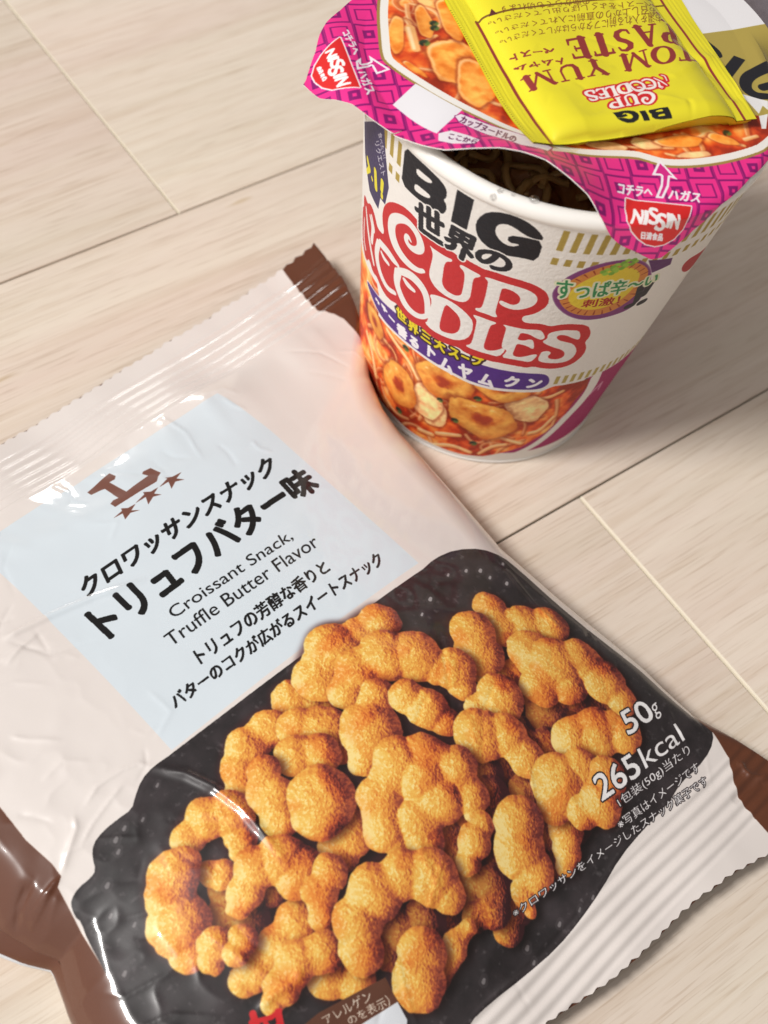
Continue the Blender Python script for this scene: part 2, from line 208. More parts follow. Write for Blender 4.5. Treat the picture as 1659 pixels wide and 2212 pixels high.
    'banner_txt': [('パ',[(-4.65,4.87),(-4.35,4.88),(-4.6,4.87),(-4.95,4.81)]),('ク',[(-4.16,4.84),(-3.82,4.87),(-4.03,4.96),(-4.4,4.9)]),('チ',[(-3.78,4.89),(-3.39,4.93),(-3.56,5.12),(-3.96,5.06)]),('ー',[(-3.36,4.84),(-3.02,4.84),(-3.15,5.08),(-3.5,5.06)]),('香',[(-2.94,4.6),(-2.46,4.64),(-2.56,5.13),(-3.02,5.08)]),('る',[(-2.39,4.59),(-1.94,4.62),(-2.01,5.12),(-2.45,5.09)]),('ト',[(-1.78,4.62),(-1.3,4.62),(-1.37,5.33),(-1.84,5.32)]),('ム',[(-1.21,4.37),(-0.65,4.31),(-0.73,5.05),(-1.27,5.1)]),('ヤ',[(-0.54,4.44),(-0.03,4.38),(-0.11,5.13),(-0.6,5.18)]),('ム',[(0.16,4.4),(0.7,4.32),(0.62,5.02),(0.11,5.09)]),('ク',[(0.94,4.55),(1.49,4.53),(1.42,5.17),(0.88,5.18)]),('ン',[(1.65,4.56),(2.19,4.6),(2.12,5.2),(1.6,5.15)])],
    'yellow_txt': [('世',[(-3.06,5.28),(-2.56,5.3),(-2.64,5.79),(-3.13,5.76)]),('界',[(-2.51,5.23),(-2.06,5.22),(-2.13,5.74),(-2.57,5.74)]),('三',[(-1.99,5.24),(-1.58,5.21),(-1.64,5.75),(-2.04,5.77)]),('大',[(-1.49,5.23),(-1.08,5.19),(-1.13,5.73),(-1.53,5.76)]),('ス',[(-0.99,5.23),(-0.6,5.18),(-0.64,5.71),(-1.02,5.75)]),('ー',[(-0.57,5.23),(-0.28,5.2),(-0.32,5.71),(-0.6,5.74)]),('プ',[(-0.24,5.26),(0.13,5.25),(0.1,5.75),(-0.27,5.75)])],
    'badge': [(1.29,9.11),(1.23,9.42),(1.34,9.89),(1.56,10.26),(1.93,10.62),(2.38,10.81),(2.9,10.82),(3.32,10.53),(3.7,9.98),(3.91,9.29),(3.93,8.69),(3.75,8.3),(3.16,8.16),(2.5,8.11),(1.93,8.33),(1.52,8.71)],
    'badge_in': [(1.51,9.06),(1.43,9.62),(1.75,10.15),(2.18,10.53),(2.62,10.67),(3.11,10.54),(3.55,10.07),(3.68,9.22),(3.37,8.63),(2.86,8.36),(2.26,8.41),(1.8,8.65)],
    'badge_y': [(1.7,9.03),(1.63,9.54),(1.92,10.02),(2.27,10.35),(2.68,10.5),(3.06,10.39),(3.38,10.02),(3.42,9.38),(3.2,8.87),(2.77,8.62),(2.27,8.62),(1.9,8.81)],
    'badge_txt': [('すっぱ辛〜い',[(1.38,9.1),(4.12,9.32),(4.04,9.85),(1.19,9.97)],'green'),('刺激！',[(2.14,8.75),(3.21,8.75),(3.13,9.15),(2.12,9.1)],'red')],
    'badge_rib': [(3.34,10.64),(4.17,10.39),(4.27,10.05),(3.73,9.95)],
    'badge_leaf': [(2.4,10.34,0.39),(2.6,10.54,0.35),(2.82,10.69,0.27)],
    'badge_bang': [[(3.66,9.34,0.24),(3.81,8.63,0.2)],[(3.75,8.48,0.22),(3.6,8.46,0.22)],[(3.94,9.45,0.28),(3.96,8.86,0.2)],[(4.14,8.46,0.24),(4.03,8.44,0.24)]],
    'food': [(-5.52,4.08),(-4.72,4.28),(-3.83,4.37),(-2.97,4.45),(-2.21,4.48),(-1.44,4.43),(-0.69,4.38),(-0.06,4.28),(0.7,4.27),(1.52,4.34),(2.23,4.38),(2.54,4.6),(2.65,4.65),(3.92,4.63),(4.09,4.03),(3.9,3.4),(3.83,2.61),(3.42,1.7),(2.65,0.95),(1.75,0.55),(1.3,0.36),(0.56,0.27),(-0.22,0.27),(-0.76,0.28),(-1.45,0.3),(-1.95,0.31),(-2.49,0.39),(-3.93,0.52),(-4.72,1.26),(-5.33,2.23)],
    'magenta': [(5.84,4.63),(4.48,4.65),(4.57,3.74),(4.64,2.73),(4.47,2.24),(3.48,1.55),(2.97,0.79),(2.42,0.4),(3.13,0.36),(4.04,0.29),(4.74,0.23),(5.51,2.22),(6.04,3.21)],
    'white_band': [(4.22,4.59,0.44),(4.38,3.79,0.47),(4.28,3.03,0.47),(4.1,2.57,0.45),(3.62,1.35,0.38),(3.0,0.71,0.31),(2.22,0.35,0.23)],
    'rings': [((-2.58,2.23,1.1),[(-2.58,2.23),(-1.91,1.56),(-2.07,2.99),(-2.62,2.27)]),((-0.95,3.78,0.99),[(-0.91,3.81),(0.16,3.83),(-0.91,4.64),(-1.11,3.84)]),((1.0,4.44,0.79),[(0.96,4.42),(1.96,4.28),(0.92,5.12),(0.94,4.49)]),((0.76,2.51,1.14),[(0.76,2.51),(2.1,2.23),(0.72,3.48),(0.89,2.16)]),((-4.23,3.82,0.9),[(-4.23,3.82),(-3.63,3.58),(-3.99,4.26),(-4.45,3.9)])],
    'cup_mush': [[(-0.96,2.03),(-0.45,2.0),(-0.98,1.25),(-1.78,1.3)],[(2.09,3.39),(2.85,3.43),(2.34,2.61),(1.52,3.06)],[(-1.33,2.42),(-0.7,2.59),(-1.19,1.48),(-1.7,1.96)]],
    'cup_herb': [(0.34,3.62,0.24),(-2.42,0.94,0.27),(-0.17,2.09,0.23),(0.75,1.07,0.24),(-2.49,4.27,0.23),(-0.87,2.84,0.14)],
    'cup_noodle': [[(-3.42,4.23,0.26),(-2.86,4.04,0.27),(-2.29,3.81,0.26),(-1.77,3.19,0.23)],[(-4.84,2.62,0.32),(-4.31,2.29,0.32),(-3.91,1.38,0.31)],[(1.83,3.54,0.23),(2.52,3.05,0.24),(2.7,3.62,0.21)],[(1.89,4.06,0.2),(2.59,3.94,0.24),(3.06,4.26,0.21)],[(-0.68,1.0,0.25),(-0.2,1.21,0.28),(0.17,1.33,0.21)],[(-0.75,0.22,0.26),(0.01,0.68,0.25),(0.76,0.49,0.22)],[(1.11,0.51,0.19),(1.5,1.08,0.25),(1.96,1.19,0.23)],[(2.69,1.84,0.27),(3.08,1.9,0.27),(3.34,2.67,0.24)],[(-1.4,0.7,0.25),(-0.85,0.8,0.25)],[(1.7,1.59,0.21),(2.56,1.21,0.27)],[(-1.76,3.89,0.17),(-1.44,4.43,0.16)],[(-0.5,2.8,0.12),(-0.04,3.07,0.12),(0.62,3.14,0.12)]],
    'ribbon': [(-6.03,10.13),(-4.3,11.82),(-4.15,10.95),(-3.88,9.88),(-4.01,9.11),(-4.29,9.08),(-4.38,8.56),(-5.08,8.56),(-5.75,9.31)],
    'ribbon_y': [[(-5.37,9.41,0.24),(-5.15,9.3,0.21),(-5.41,8.95,0.16)],[(-4.92,9.2,0.12),(-4.88,9.18,0.12)],[(-4.69,9.7,0.2),(-4.59,9.15,0.2)],[(-4.23,9.76,0.18),(-4.24,9.42,0.16)],[(-4.21,9.28,0.14),(-4.21,9.2,0.14)]],
    'ribbon_t': [('食べたい！',[(-4.62,11.11),(-4.26,10.57),(-4.1,10.77),(-4.4,11.37)]),('リクエスト',[(-4.81,10.61),(-4.28,9.9),(-4.05,10.22),(-4.53,10.94)])],
    'side_logo': [(5.31,9.01),(4.95,9.52),(5.11,9.8),(5.83,9.51),(6.39,9.29),(6.47,8.88),(6.47,8.48),(5.95,8.56)],
    'lid_outline': [(-6.62,2.85),(-6.73,2.8),(-6.68,2.15),(-6.5,1.8),(-6.33,1.32),(-6.23,0.69),(-6.01,0.01),(-5.87,-0.36),(-5.58,-1.36),(-5.1,-1.78),(-4.59,-2.17),(-4.2,-2.57),(-3.83,-3.02),(-3.54,-3.62),(-3.29,-4.13),(-3.19,-4.59),(-2.88,-4.91),(-2.42,-5.25),(-1.87,-5.59),(-1.58,-5.68),(-1.19,-5.69),(-0.66,-5.67),(0.2,-5.59),(1.44,-5.31),(2.43,-5.02)],
    'lid_outline2': [(-3.91,4.7),(-4.46,4.46),(-5.07,4.22),(-5.48,3.93),(-5.89,3.5),(-6.34,3.11)],
    'lid_outR': [(6.34,-0.04),(6.26,-0.65),(6.16,-1.08)],
    'panel': [(-2.41,5.26),(-3.22,4.33),(-3.71,3.7),(-4.29,2.82),(-4.48,2.51),(-4.61,2.2),(-4.44,1.17),(-4.11,0.1),(-3.84,-0.7),(-3.6,-1.5),(-3.23,-2.25),(-2.61,-2.68),(-1.9,-2.99),(-0.96,-3.39),(-0.7,-3.66),(-0.37,-4.01),(0.34,-4.32),(1.13,-4.55),(2.01,-4.7),(2.7,-4.73)],
    'shield1': [(-5.2,3.45),(-5.86,1.65),(-6.11,1.85),(-6.36,2.09),(-6.46,2.36),(-6.48,2.64),(-6.42,2.87),(-6.2,3.08),(-5.89,3.25),(-5.57,3.36)],
    'shield2': [(-2.1,-4.39),(-0.72,-5.35),(-0.94,-5.65),(-1.1,-5.97),(-1.4,-6.18),(-1.72,-6.22),(-1.99,-6.15),(-2.23,-5.96),(-2.4,-5.67),(-2.5,-5.32),(-2.49,-4.96),(-2.31,-4.63)],
    'nissin': [('NISSIN',[(-5.79,3.24),(-6.26,2.03),(-5.98,1.87),(-5.57,3.19)]),('NISSIN',[(-2.45,-5.06),(-1.24,-5.92),(-1.14,-5.46),(-2.12,-4.74)])],
    'nissin_s': [('日清食品',[(-6.22,2.98),(-6.35,2.5),(-6.25,2.48),(-6.12,2.95)]),('日清食品',[(-2.33,-5.71),(-1.76,-6.08),(-1.7,-5.85),(-2.27,-5.48)])],
    'kochira': [('コチラへ',[(-2.25,-4.21),(-1.39,-4.6),(-1.17,-4.42),(-2.0,-3.95)]),('ハガス',[(-1.08,-4.88),(-0.43,-5.35),(-0.14,-5.12),(-0.8,-4.64)]),('コチラへ',[(-5.04,3.58),(-5.3,2.73),(-5.03,2.8),(-4.79,3.65)]),('ハガス',[(-5.56,2.15),(-5.87,1.35),(-5.52,1.43),(-5.27,2.21)])],
    'arrow': [[(-1.36,-4.7),(-0.92,-4.42),(-0.73,-4.21),(-0.95,-4.09),(-0.43,-3.78),(-0.4,-4.5),(-0.54,-4.35),(-0.77,-4.57),(-1.18,-4.81)],[(-5.12,2.62),(-5.37,2.52),(-5.54,2.23),(-5.02,2.29),(-5.11,1.96),(-4.7,1.92),(-4.85,2.65),(-4.95,2.44),(-5.27,2.41)]],
    'qr': [(-4.48,1.16),(-4.06,-0.22),(-5.21,-0.64),(-5.41,0.86)],
    'capsule': [(-4.38,-0.34),(-4.21,-0.35),(-3.88,-1.17),(-3.35,-2.07),(-3.1,-2.5),(-3.39,-2.63),(-3.98,-2.28),(-4.33,-1.45),(-4.46,-0.6)],
    'capsule_txt': [('カップヌードルの',[(-4.47,-0.59),(-4.07,-2.13),(-3.69,-1.84),(-4.21,-0.41)])],
    'burst': [(-5.18,-0.67),(-4.88,-0.78),(-4.75,-1.2),(-4.7,-1.59),(-4.91,-1.68),(-5.28,-1.3),(-5.4,-0.93)],
    'burst_txt': [('ここから',[(-5.18,-1.04),(-4.94,-1.71),(-4.73,-1.58),(-4.98,-0.84)])],
    'tagbox': [(-3.05,-2.5),(-2.25,-2.67),(-2.42,-2.74),(-3.23,-2.63)],
    'lid_gold': [(3.97,-0.61),(6.21,-1.09),(6.7,-1.2),(8.1,-4.16),(3.56,-2.52),(3.85,-0.79)],
    'lid_I': [(3.46,-2.03),(4.34,-1.68),(4.54,-1.94),(3.43,-2.41)],
    'lid_G': [[(5.93,-2.43,0.5),(4.56,-2.43,0.34),(4.01,-2.5,0.36),(3.68,-2.8,0.35),(3.75,-3.13,0.28),(4.07,-3.31,0.24)],[(4.19,-2.98,0.26),(4.44,-3.02,0.27)]],
    'lid_B': [[(3.85,-0.95,0.35),(3.91,-1.34,0.35),(3.91,-1.49,0.22)],[(3.59,-1.36,0.29),(3.58,-1.68,0.32)]],
    'lid_wt': [[(3.34,-2.85),(3.94,-3.44),(3.68,-3.71),(3.67,-3.51),(3.33,-3.7),(3.36,-3.27)],[(3.27,-3.76),(3.57,-3.81),(3.12,-4.2),(2.99,-4.15)]],
    'ov': [((-4.05,1.78,1.18),[(-3.06,1.36),(-2.56,0.82),(-2.47,2.02),(-3.6,1.85)]),(0,[(-3.1,0.45),(-3.02,-0.21),(-2.44,0.96),(-3.56,0.67)]),(0,[(-3.75,2.96),(-3.56,2.85),(-4.23,2.32),(-3.98,2.98)]),(0,[(-4.17,1.62),(-4.12,1.22),(-4.28,1.69),(-4.32,2.04)]),(0,[(-2.09,2.78),(-2.05,2.2),(-2.55,2.18),(-2.28,3.06)]),(0,[(-2.81,3.0),(-2.8,2.59),(-2.43,3.5),(-2.98,3.15)])],
    'ov2': [(0,[(-0.4,-3.2),(-0.07,-3.44),(-0.51,-3.36),(-0.73,-3.0)]),(0,[(0.51,-3.54),(1.13,-3.82),(0.36,-3.7),(-0.02,-3.25)]),(0,[(-1.43,-2.83),(-0.92,-3.13),(-1.49,-2.98),(-1.9,-2.56)]),(0,[(1.67,-3.99),(1.99,-4.3),(1.56,-4.11),(1.47,-3.68)]),(0,[(0.58,-4.07),(1.03,-4.24),(0.51,-4.16),(0.25,-3.96)])],
    'lid_noodle': [[(-3.3,2.98,0.36),(-3.67,2.23,0.31)],[(-3.21,2.36,0.16),(-2.87,2.4,0.12)],[(0.56,-3.31,0.14),(0.96,-3.66,0.14),(1.38,-3.64,0.11)],[(1.58,-3.65,0.14),(1.76,-4.11,0.14),(2.08,-4.42,0.11)],[(-1.52,-2.71,0.1),(-0.65,-3.25,0.1),(0.18,-3.64,0.1)],[(2.25,-4.25,0.17),(2.66,-4.3,0.14)],[(-0.12,-3.71,0.1),(0.14,-3.95,0.1)]],
    'lid_herb': [(-2.62,2.83,0.17),(-2.73,2.66,0.16),(-3.33,2.31,0.24),(1.94,-3.87,0.14)],
    'sa_txt': [('トムヤム',[(1.97,2.72),(0.65,2.73),(0.64,2.56),(1.84,2.49)],'red',0.02),('ペースト',[(1.89,3.15),(0.69,3.18),(0.67,2.95),(1.85,2.94)],'red',0.02),('お湯を入れる前にフタからはがしてください。',[(5.61,4.25),(0.68,3.77),(0.65,3.58),(5.4,3.81)],'red',0.0),('お召し上がりの直前に入れてください。',[(5.6,4.55),(0.69,4.11),(0.66,3.94),(5.41,4.14)],'red',0.0),('ペーストをよくしぼり出してください。',[(5.58,4.79),(0.65,4.51),(0.61,4.32),(5.48,4.5)],'red',0.0),('この面からでも切れます',[(3.97,4.96),(1.09,4.91),(1.03,4.65),(3.87,4.65)],'red',0.0)],
    'sa_latin': [('TOM YUM',[(5.91,2.93),(0.65,2.3),(0.69,1.69),(5.58,2.02)]),('PASTE',[(5.88,3.9),(2.33,3.41),(2.2,2.47),(5.46,2.73)])],
    'sa_bigq': [(3.81,0.44),(2.31,0.49),(2.39,0.13),(3.85,0.1)],
    'sa_logoq': [(4.36,1.66),(1.96,1.43),(1.82,0.51),(4.17,0.7)],
    'sa_lineL': [(0.47,4.77),(0.44,-0.15)],
    'sa_lineR': [(6.26,5.14),(6.11,0.17)],
    'sa_lineT': [(0.47,4.77),(0.96,4.66),(4.33,4.82)],
    'sa_tri': [(0.74,4.68),(0.96,4.66),(0.89,4.91)],
    'sa_bul': [(5.63,4.68),(5.55,4.3),(5.53,3.97)],
}

# =====================================================================
# flat print artwork, computed here and laid on the packaging as its ink
# =====================================================================
def hexc(c):
    return np.array(c, float) / 255.0


def box1(a, r, axis):
    r = int(r)
    if r < 1:
        return a
    pad = [(0, 0)] * a.ndim; pad[axis] = (r + 1, r)
    c = np.cumsum(np.pad(a, pad, mode='edge'), axis=axis)
    n = a.shape[axis]
    hi = np.take(c, np.arange(2 * r + 1, 2 * r + 1 + n), axis=axis)
    lo = np.take(c, np.arange(0, n), axis=axis)
    return (hi - lo) / (2 * r + 1)


def blur(a, r):
    for _ in range(3):
        a = box1(box1(a, r * .6 + .5, 0), r * .6 + .5, 1)
    return a


def vnoise(h, w, sc, rng, scy=None):
    scy = scy or sc
    gh, gw = int(h / scy) + 3, int(w / sc) + 3
    g = rng.random((gh, gw))
    y = np.arange(h) / scy; x = np.arange(w) / sc
    yi, xi = y.astype(int), x.astype(int)
    fy, fx = y - yi, x - xi
    fy = (fy * fy * (3 - 2 * fy))[:, None]; fx = (fx * fx * (3 - 2 * fx))[None]
    a = g[yi][:, xi]; b = g[yi][:, xi + 1]; c = g[yi + 1][:, xi]; d = g[yi + 1][:, xi + 1]
    return (a * (1 - fx) + b * fx) * (1 - fy) + (c * (1 - fx) + d * fx) * fy


def fbm(h, w, sc, rng, n=4):
    out = 0; amp = 1; tot = 0
    for _ in range(n):
        out = out + amp * vnoise(h, w, max(sc, 1.01), rng); tot += amp; amp *= .55; sc *= .5
    return out / tot


def dilate(m, r):
    r = float(r)
    if r < .5:
        return m
    b = m > .5; k = int(math.ceil(r)); out = np.zeros_like(b); H, W = b.shape
    cs = np.concatenate([np.zeros((H, 1), int), np.cumsum(b, 1)], 1)
    for dy in range(-k, k + 1):
        q = r * r - dy * dy
        if q < 0:
            continue
        hw = int(math.sqrt(q))
        lo = np.clip(np.arange(W) - hw, 0, W); hi = np.clip(np.arange(W) + hw + 1, 0, W)
        row = (cs[:, hi] - cs[:, lo]) > 0
        if dy >= 0:
            out[dy:] |= row[:H - dy]
        else:
            out[:dy] |= row[-dy:]
    return np.maximum(m, out.astype(float))


_gl = {}


def glyph_tris(s):
    """outline triangles of a line of lettering in the default typeface"""
    if s in _gl:
        return _gl[s]
    c = bpy.data.curves.new('lettering', 'FONT'); c.body = s; c.size = 1; c.resolution_u = 4
    o = bpy.data.objects.new('lettering', c); bpy.context.scene.collection.objects.link(o)
    dg = bpy.context.evaluated_depsgraph_get(); ev = o.evaluated_get(dg); m = ev.to_mesh()
    m.calc_loop_triangles()
    v = np.empty(len(m.vertices) * 3, np.float32); m.vertices.foreach_get('co', v); v = v.reshape(-1, 3)[:, :2]
    t = np.empty(len(m.loop_triangles) * 3, np.int32); m.loop_triangles.foreach_get('vertices', t)
    ev.to_mesh_clear(); bpy.data.objects.remove(o); bpy.data.curves.remove(c)
    _gl[s] = (v.astype(float), t.reshape(-1, 3))
    return _gl[s]


def bilin(q, uv):
    q = np.array(q, float); u = uv[:, :1]; v = uv[:, 1:]
    return q[0] * (1 - u) * (1 - v) + q[1] * u * (1 - v) + q[2] * u * v + q[3] * (1 - u) * v


class Canvas:
    SS = 2

    def __init__(s, x0, x1, y0, y1, ppc, col):
        s.x0, s.y0, s.x1, s.y1, s.k = x0, y0, x1, y1, ppc
        s.W, s.H = int((x1 - x0) * ppc), int((y1 - y0) * ppc)
        s.a = np.empty((s.H, s.W, 3)); s.a[:] = hexc(col)

    def px(s, p):
        p = np.array(p, float)
        return np.stack([(p[..., 0] - s.x0) * s.k, (p[..., 1] - s.y0) * s.k], -1)

    def bb(s, p, pad=0):
        lo = np.floor(p.min(0) - pad).astype(int); hi = np.ceil(p.max(0) + pad).astype(int) + 1
        c0, r0 = max(lo[0], 0), max(lo[1], 0); c1, r1 = min(hi[0], s.W), min(hi[1], s.H)
        return (r0, r1, c0, c1) if r1 > r0 and c1 > c0 else None

    def down(s, m, r, c):
        S = s.SS
        return m.reshape(r, S, c, S).mean((1, 3))

    def poly(s, rings, pad=4):
        """even-odd filled rings of points -> (bbox, mask)"""
        if not isinstance(rings[0][0], (tuple, list, np.ndarray)):
            rings = [rings]
        P = [s.px(r) for r in rings]; b = s.bb(np.concatenate(P), pad)
        if not b:
            return None
        r0, r1, c0, c1 = b; S = s.SS; h, w = (r1 - r0) * S, (c1 - c0) * S
        d = np.zeros((h, w + 1), int)
        for p in P:
            x = (p[:, 0] - c0) * S; y = (p[:, 1] - r0) * S
            for i in range(len(p)):
                j = (i + 1) % len(p); ya, yb, xa, xb = y[i], y[j], x[i], x[j]
                if ya == yb:
                    continue
                if ya > yb:
                    ya, yb, xa, xb = yb, ya, xb, xa
                k = np.arange(max(0, math.ceil(ya - .5)), min(h, math.ceil(yb - .5)))
                if len(k):
                    xx = xa + (k + .5 - ya) / (yb - ya) * (xb - xa)
                    np.add.at(d, (k, np.clip(np.ceil(xx - .5), 0, w).astype(int)), 1)
        m = (np.cumsum(d, 1)[:, :w] % 2).astype(float)
        return b, s.down(m, r1 - r0, c1 - c0)

    def tris(s, v, t, pad=4):
        p = s.px(v); b = s.bb(p, pad)
        if not b:
            return None
        r0, r1, c0, c1 = b; S = s.SS; h, w = (r1 - r0) * S, (c1 - c0) * S
        m = np.zeros((h, w), bool); q = (p - [c0, r0]) * S
        for i, j, k in t:
            A, B, C_ = q[i], q[j], q[k]
            ar = (B[0] - A[0]) * (C_[1] - A[1]) - (B[1] - A[1]) * (C_[0] - A[0])
            if abs(ar) < 1e-9:
                continue
            if ar < 0:
                B, C_ = C_, B
            xa, xb = int(max(0, min(A[0], B[0], C_[0]))), int(min(w, max(A[0], B[0], C_[0]) + 1))
            ya, yb = int(max(0, min(A[1], B[1], C_[1]))), int(min(h, max(A[1], B[1], C_[1]) + 1))
            if xb <= xa or yb <= ya:
                continue
            X = np.arange(xa, xb)[None] + .5; Y = np.arange(ya, yb)[:, None] + .5; e = -1e-6
            ins = ((B[0] - A[0]) * (Y - A[1]) - (B[1] - A[1]) * (X - A[0]) >= e) & \
                  ((C_[0] - B[0]) * (Y - B[1]) - (C_[1] - B[1]) * (X - B[0]) >= e) & \
                  ((A[0] - C_[0]) * (Y - C_[1]) - (A[1] - C_[1]) * (X - C_[0]) >= e)
            m[ya:yb, xa:xb] |= ins
        return b, s.down(m.astype(float), r1 - r0, c1 - c0)

    def stroke(s, pts, pad=4):
        """tapered round stroke: points (x, y, full width)"""
        P = np.array(pts, float)
        if len(P) == 1:
            P = np.vstack([P, P + [1e-4, 0, 0]])
        p = s.px(P[:, :2]); r = P[:, 2] * s.k / 2
        b = s.bb(p, r.max() + pad)
        if not b:
            return None
        r0, r1, c0, c1 = b
        X = np.arange(c0, c1)[None] + .5; Y = np.arange(r0, r1)[:, None] + .5
        m = np.full((r1 - r0, c1 - c0), -9.)
        for i in range(len(p) - 1):
            d = p[i + 1] - p[i]; L = d @ d + 1e-9
            t = np.clip(((X - p[i, 0]) * d[0] + (Y - p[i, 1]) * d[1]) / L, 0, 1)
            dd = np.hypot(X - p[i, 0] - t * d[0], Y - p[i, 1] - t * d[1])
            m = np.maximum(m, r[i] + t * (r[i + 1] - r[i]) - dd)
        return b, np.clip(m + .5, 0, 1)

    def full(s, bm):
        M = np.zeros((s.H, s.W))
        if bm:
            (r0, r1, c0, c1), m = bm; M[r0:r1, c0:c1] = m
        return M

    def grow(s, bm, r):
        if bm is None:
            return None
        (r0, r1, c0, c1), m = bm; k = int(r * s.k + 2)
        R0, R1, C0, C1 = max(0, r0 - k), min(s.H, r1 + k), max(0, c0 - k), min(s.W, c1 + k)
        M = np.zeros((R1 - R0, C1 - C0)); M[r0 - R0:r1 - R0, c0 - C0:c1 - C0] = m
        return (R0, R1, C0, C1), dilate(M, r * s.k)

    def ink(s, bm, col, a=1.):
        if bm is None:
            return
        (r0, r1, c0, c1), m = bm; m = (m * a)[..., None]
        s.a[r0:r1, c0:c1] = s.a[r0:r1, c0:c1] * (1 - m) + (hexc(col) if np.ndim(col) == 1 else col[r0:r1, c0:c1]) * m

    def text(s, st, quad, col, emb=0., outline=None, ocol=(40, 32, 34), em=False):
        v, t = glyph_tris(st)
        if em:
            uv = (v - [0, -.12]) / [1., 1.]
        else:
            uv = (v - v.min(0)) / np.maximum(v.max(0) - v.min(0), 1e-6)
        bm = s.tris(bilin(quad, uv), t)
        if bm is None:
            return
        if emb:
            bm = s.grow(bm, emb)
        if outline:
            s.ink(s.grow(bm, outline), ocol)
        s.ink(bm, col)

    def image(s, name):
        im = bpy.data.images.new(name, s.W, s.H, alpha=False)
        px = np.ones((s.H, s.W, 4), np.float32); px[..., :3] = np.clip(s.a, 0, 1)
        im.pixels.foreach_set(px.ravel()); im.update()
        return im


SERIF = {   # roman capitals: strokes (x, y, width) in a unit box
    'T': (.85, [[(.42, .03, .17), (.42, .95, .17)], [(.03, .95, .07), (.82, .95, .07)], [(.05, .96, .06), (.05, .78, .04)], [(.8, .96, .06), (.8, .78, .04)], [(.26, .03, .05), (.58, .03, .05)]]),
    'O': (1.0, [[(.5 + .42 * math.cos(a * .2094), .5 + .46 * math.sin(a * .2094), .06 + .11 * abs(math.cos(a * .2094))) for a in range(31)]]),
    'M': (1.15, [[(.15, .03, .05), (.15, .95, .06)], [(.15, .95, .15), (.56, .06, .12)], [(.56, .06, .06), (.95, .95, .06)], [(.97, .95, .16), (.97, .03, .16)], [(.02, .03, .05), (.3, .03, .05)], [(.82, .03, .05), (1.13, .03, .05)], [(.02, .96, .05), (.2, .96, .05)], [(.92, .96, .05), (1.13, .96, .05)]]),
    'Y': (.95, [[(.15, .95, .16), (.47, .45, .15)], [(.8, .95, .06), (.48, .45, .07)], [(.47, .47, .17), (.47, .03, .17)], [(.02, .96, .05), (.32, .96, .05)], [(.66, .96, .05), (.94, .96, .05)], [(.3, .03, .05), (.64, .03, .05)]]),
    'U': (1.0, [[(.18, .95, .16), (.18, .3, .16), (.26, .1, .12), (.48, .03, .08), (.7, .1, .07), (.8, .3, .06), (.8, .95, .06)], [(.02, .96, .05), (.36, .96, .05)], [(.66, .96, .05), (.96, .96, .05)]]),
    'P': (.78, [[(.2, .03, .17), (.2, .95, .17)], [(.2, .95, .06), (.48, .94, .08), (.66, .84, .14), (.68, .7, .16), (.6, .54, .12), (.44, .47, .07), (.22, .47, .05)], [(.03, .03, .05), (.38, .03, .05)], [(.03, .96, .05), (.25, .96, .05)]]),
    'A': (1.0, [[(.48, .97, .08), (.15, .03, .06)], [(.48, .95, .14), (.82, .03, .16)], [(.25, .35, .05), (.68, .35, .05)], [(.02, .03, .05), (.3, .03, .05)], [(.64, .03, .05), (.98, .03, .05)]]),
    'S': (.72, [[(.62, .78, .05), (.55, .92, .07), (.36, .96, .08), (.16, .86, .12), (.14, .7, .14), (.3, .56, .15), (.52, .44, .15), (.6, .28, .14), (.54, .1, .11), (.34, .03, .08), (.14, .08, .07), (.08, .25, .05)]]),
    'E': (.82, [[(.2, .03, .17), (.2, .95, .17)], [(.05, .96, .06), (.74, .95, .07), (.75, .74, .04)], [(.2, .5, .06), (.55, .5, .06)], [(.55, .62, .04), (.55, .38, .04)], [(.05, .03, .06), (.74, .04, .07), (.78, .28, .04)]]),
    ' ': (.4, [])}


def serif_text(cv, st, quad, col):
    adv = sum(SERIF[c][0] + .13 for c in st) - .13; x = 0
    q = np.array(quad, float); hgt = np.linalg.norm(q[3] - q[0])
    for c in st:
        w, strokes = SERIF[c]
        for sk in strokes:
            a = np.array(sk); p = bilin(quad, np.stack([(x + a[:, 0]) / adv, .03 + .82 * a[:, 1]], -1))
            cv.ink(cv.stroke(np.c_[p, a[:, 2] * hgt]), col)
        x += w + .13
# ---------------------------------------------------------------- snack bag artwork
INK = {'ink': (10, 10, 11), 'white': (240, 238, 238), 'cream': (225, 212, 196), 'red': (140, 44, 46), 'green': (58, 132, 74)}
BROWN, PINK, PALE, DISHC = (95, 52, 31), (227, 219, 214), (214, 224, 231), (47, 41, 43)
PAL = np.array([(52, 20, 24), (112, 46, 40), (176, 86, 52), (216, 134, 56), (233, 162, 68), (242, 194, 92), (249, 222, 144)], float) / 255


def palette(v):
    x = np.clip(v, 0, 1) * (len(PAL) - 1); i = np.minimum(x.astype(int), len(PAL) - 2); f = (x - i)[..., None]
    return PAL[i] * (1 - f) + PAL[i + 1] * f


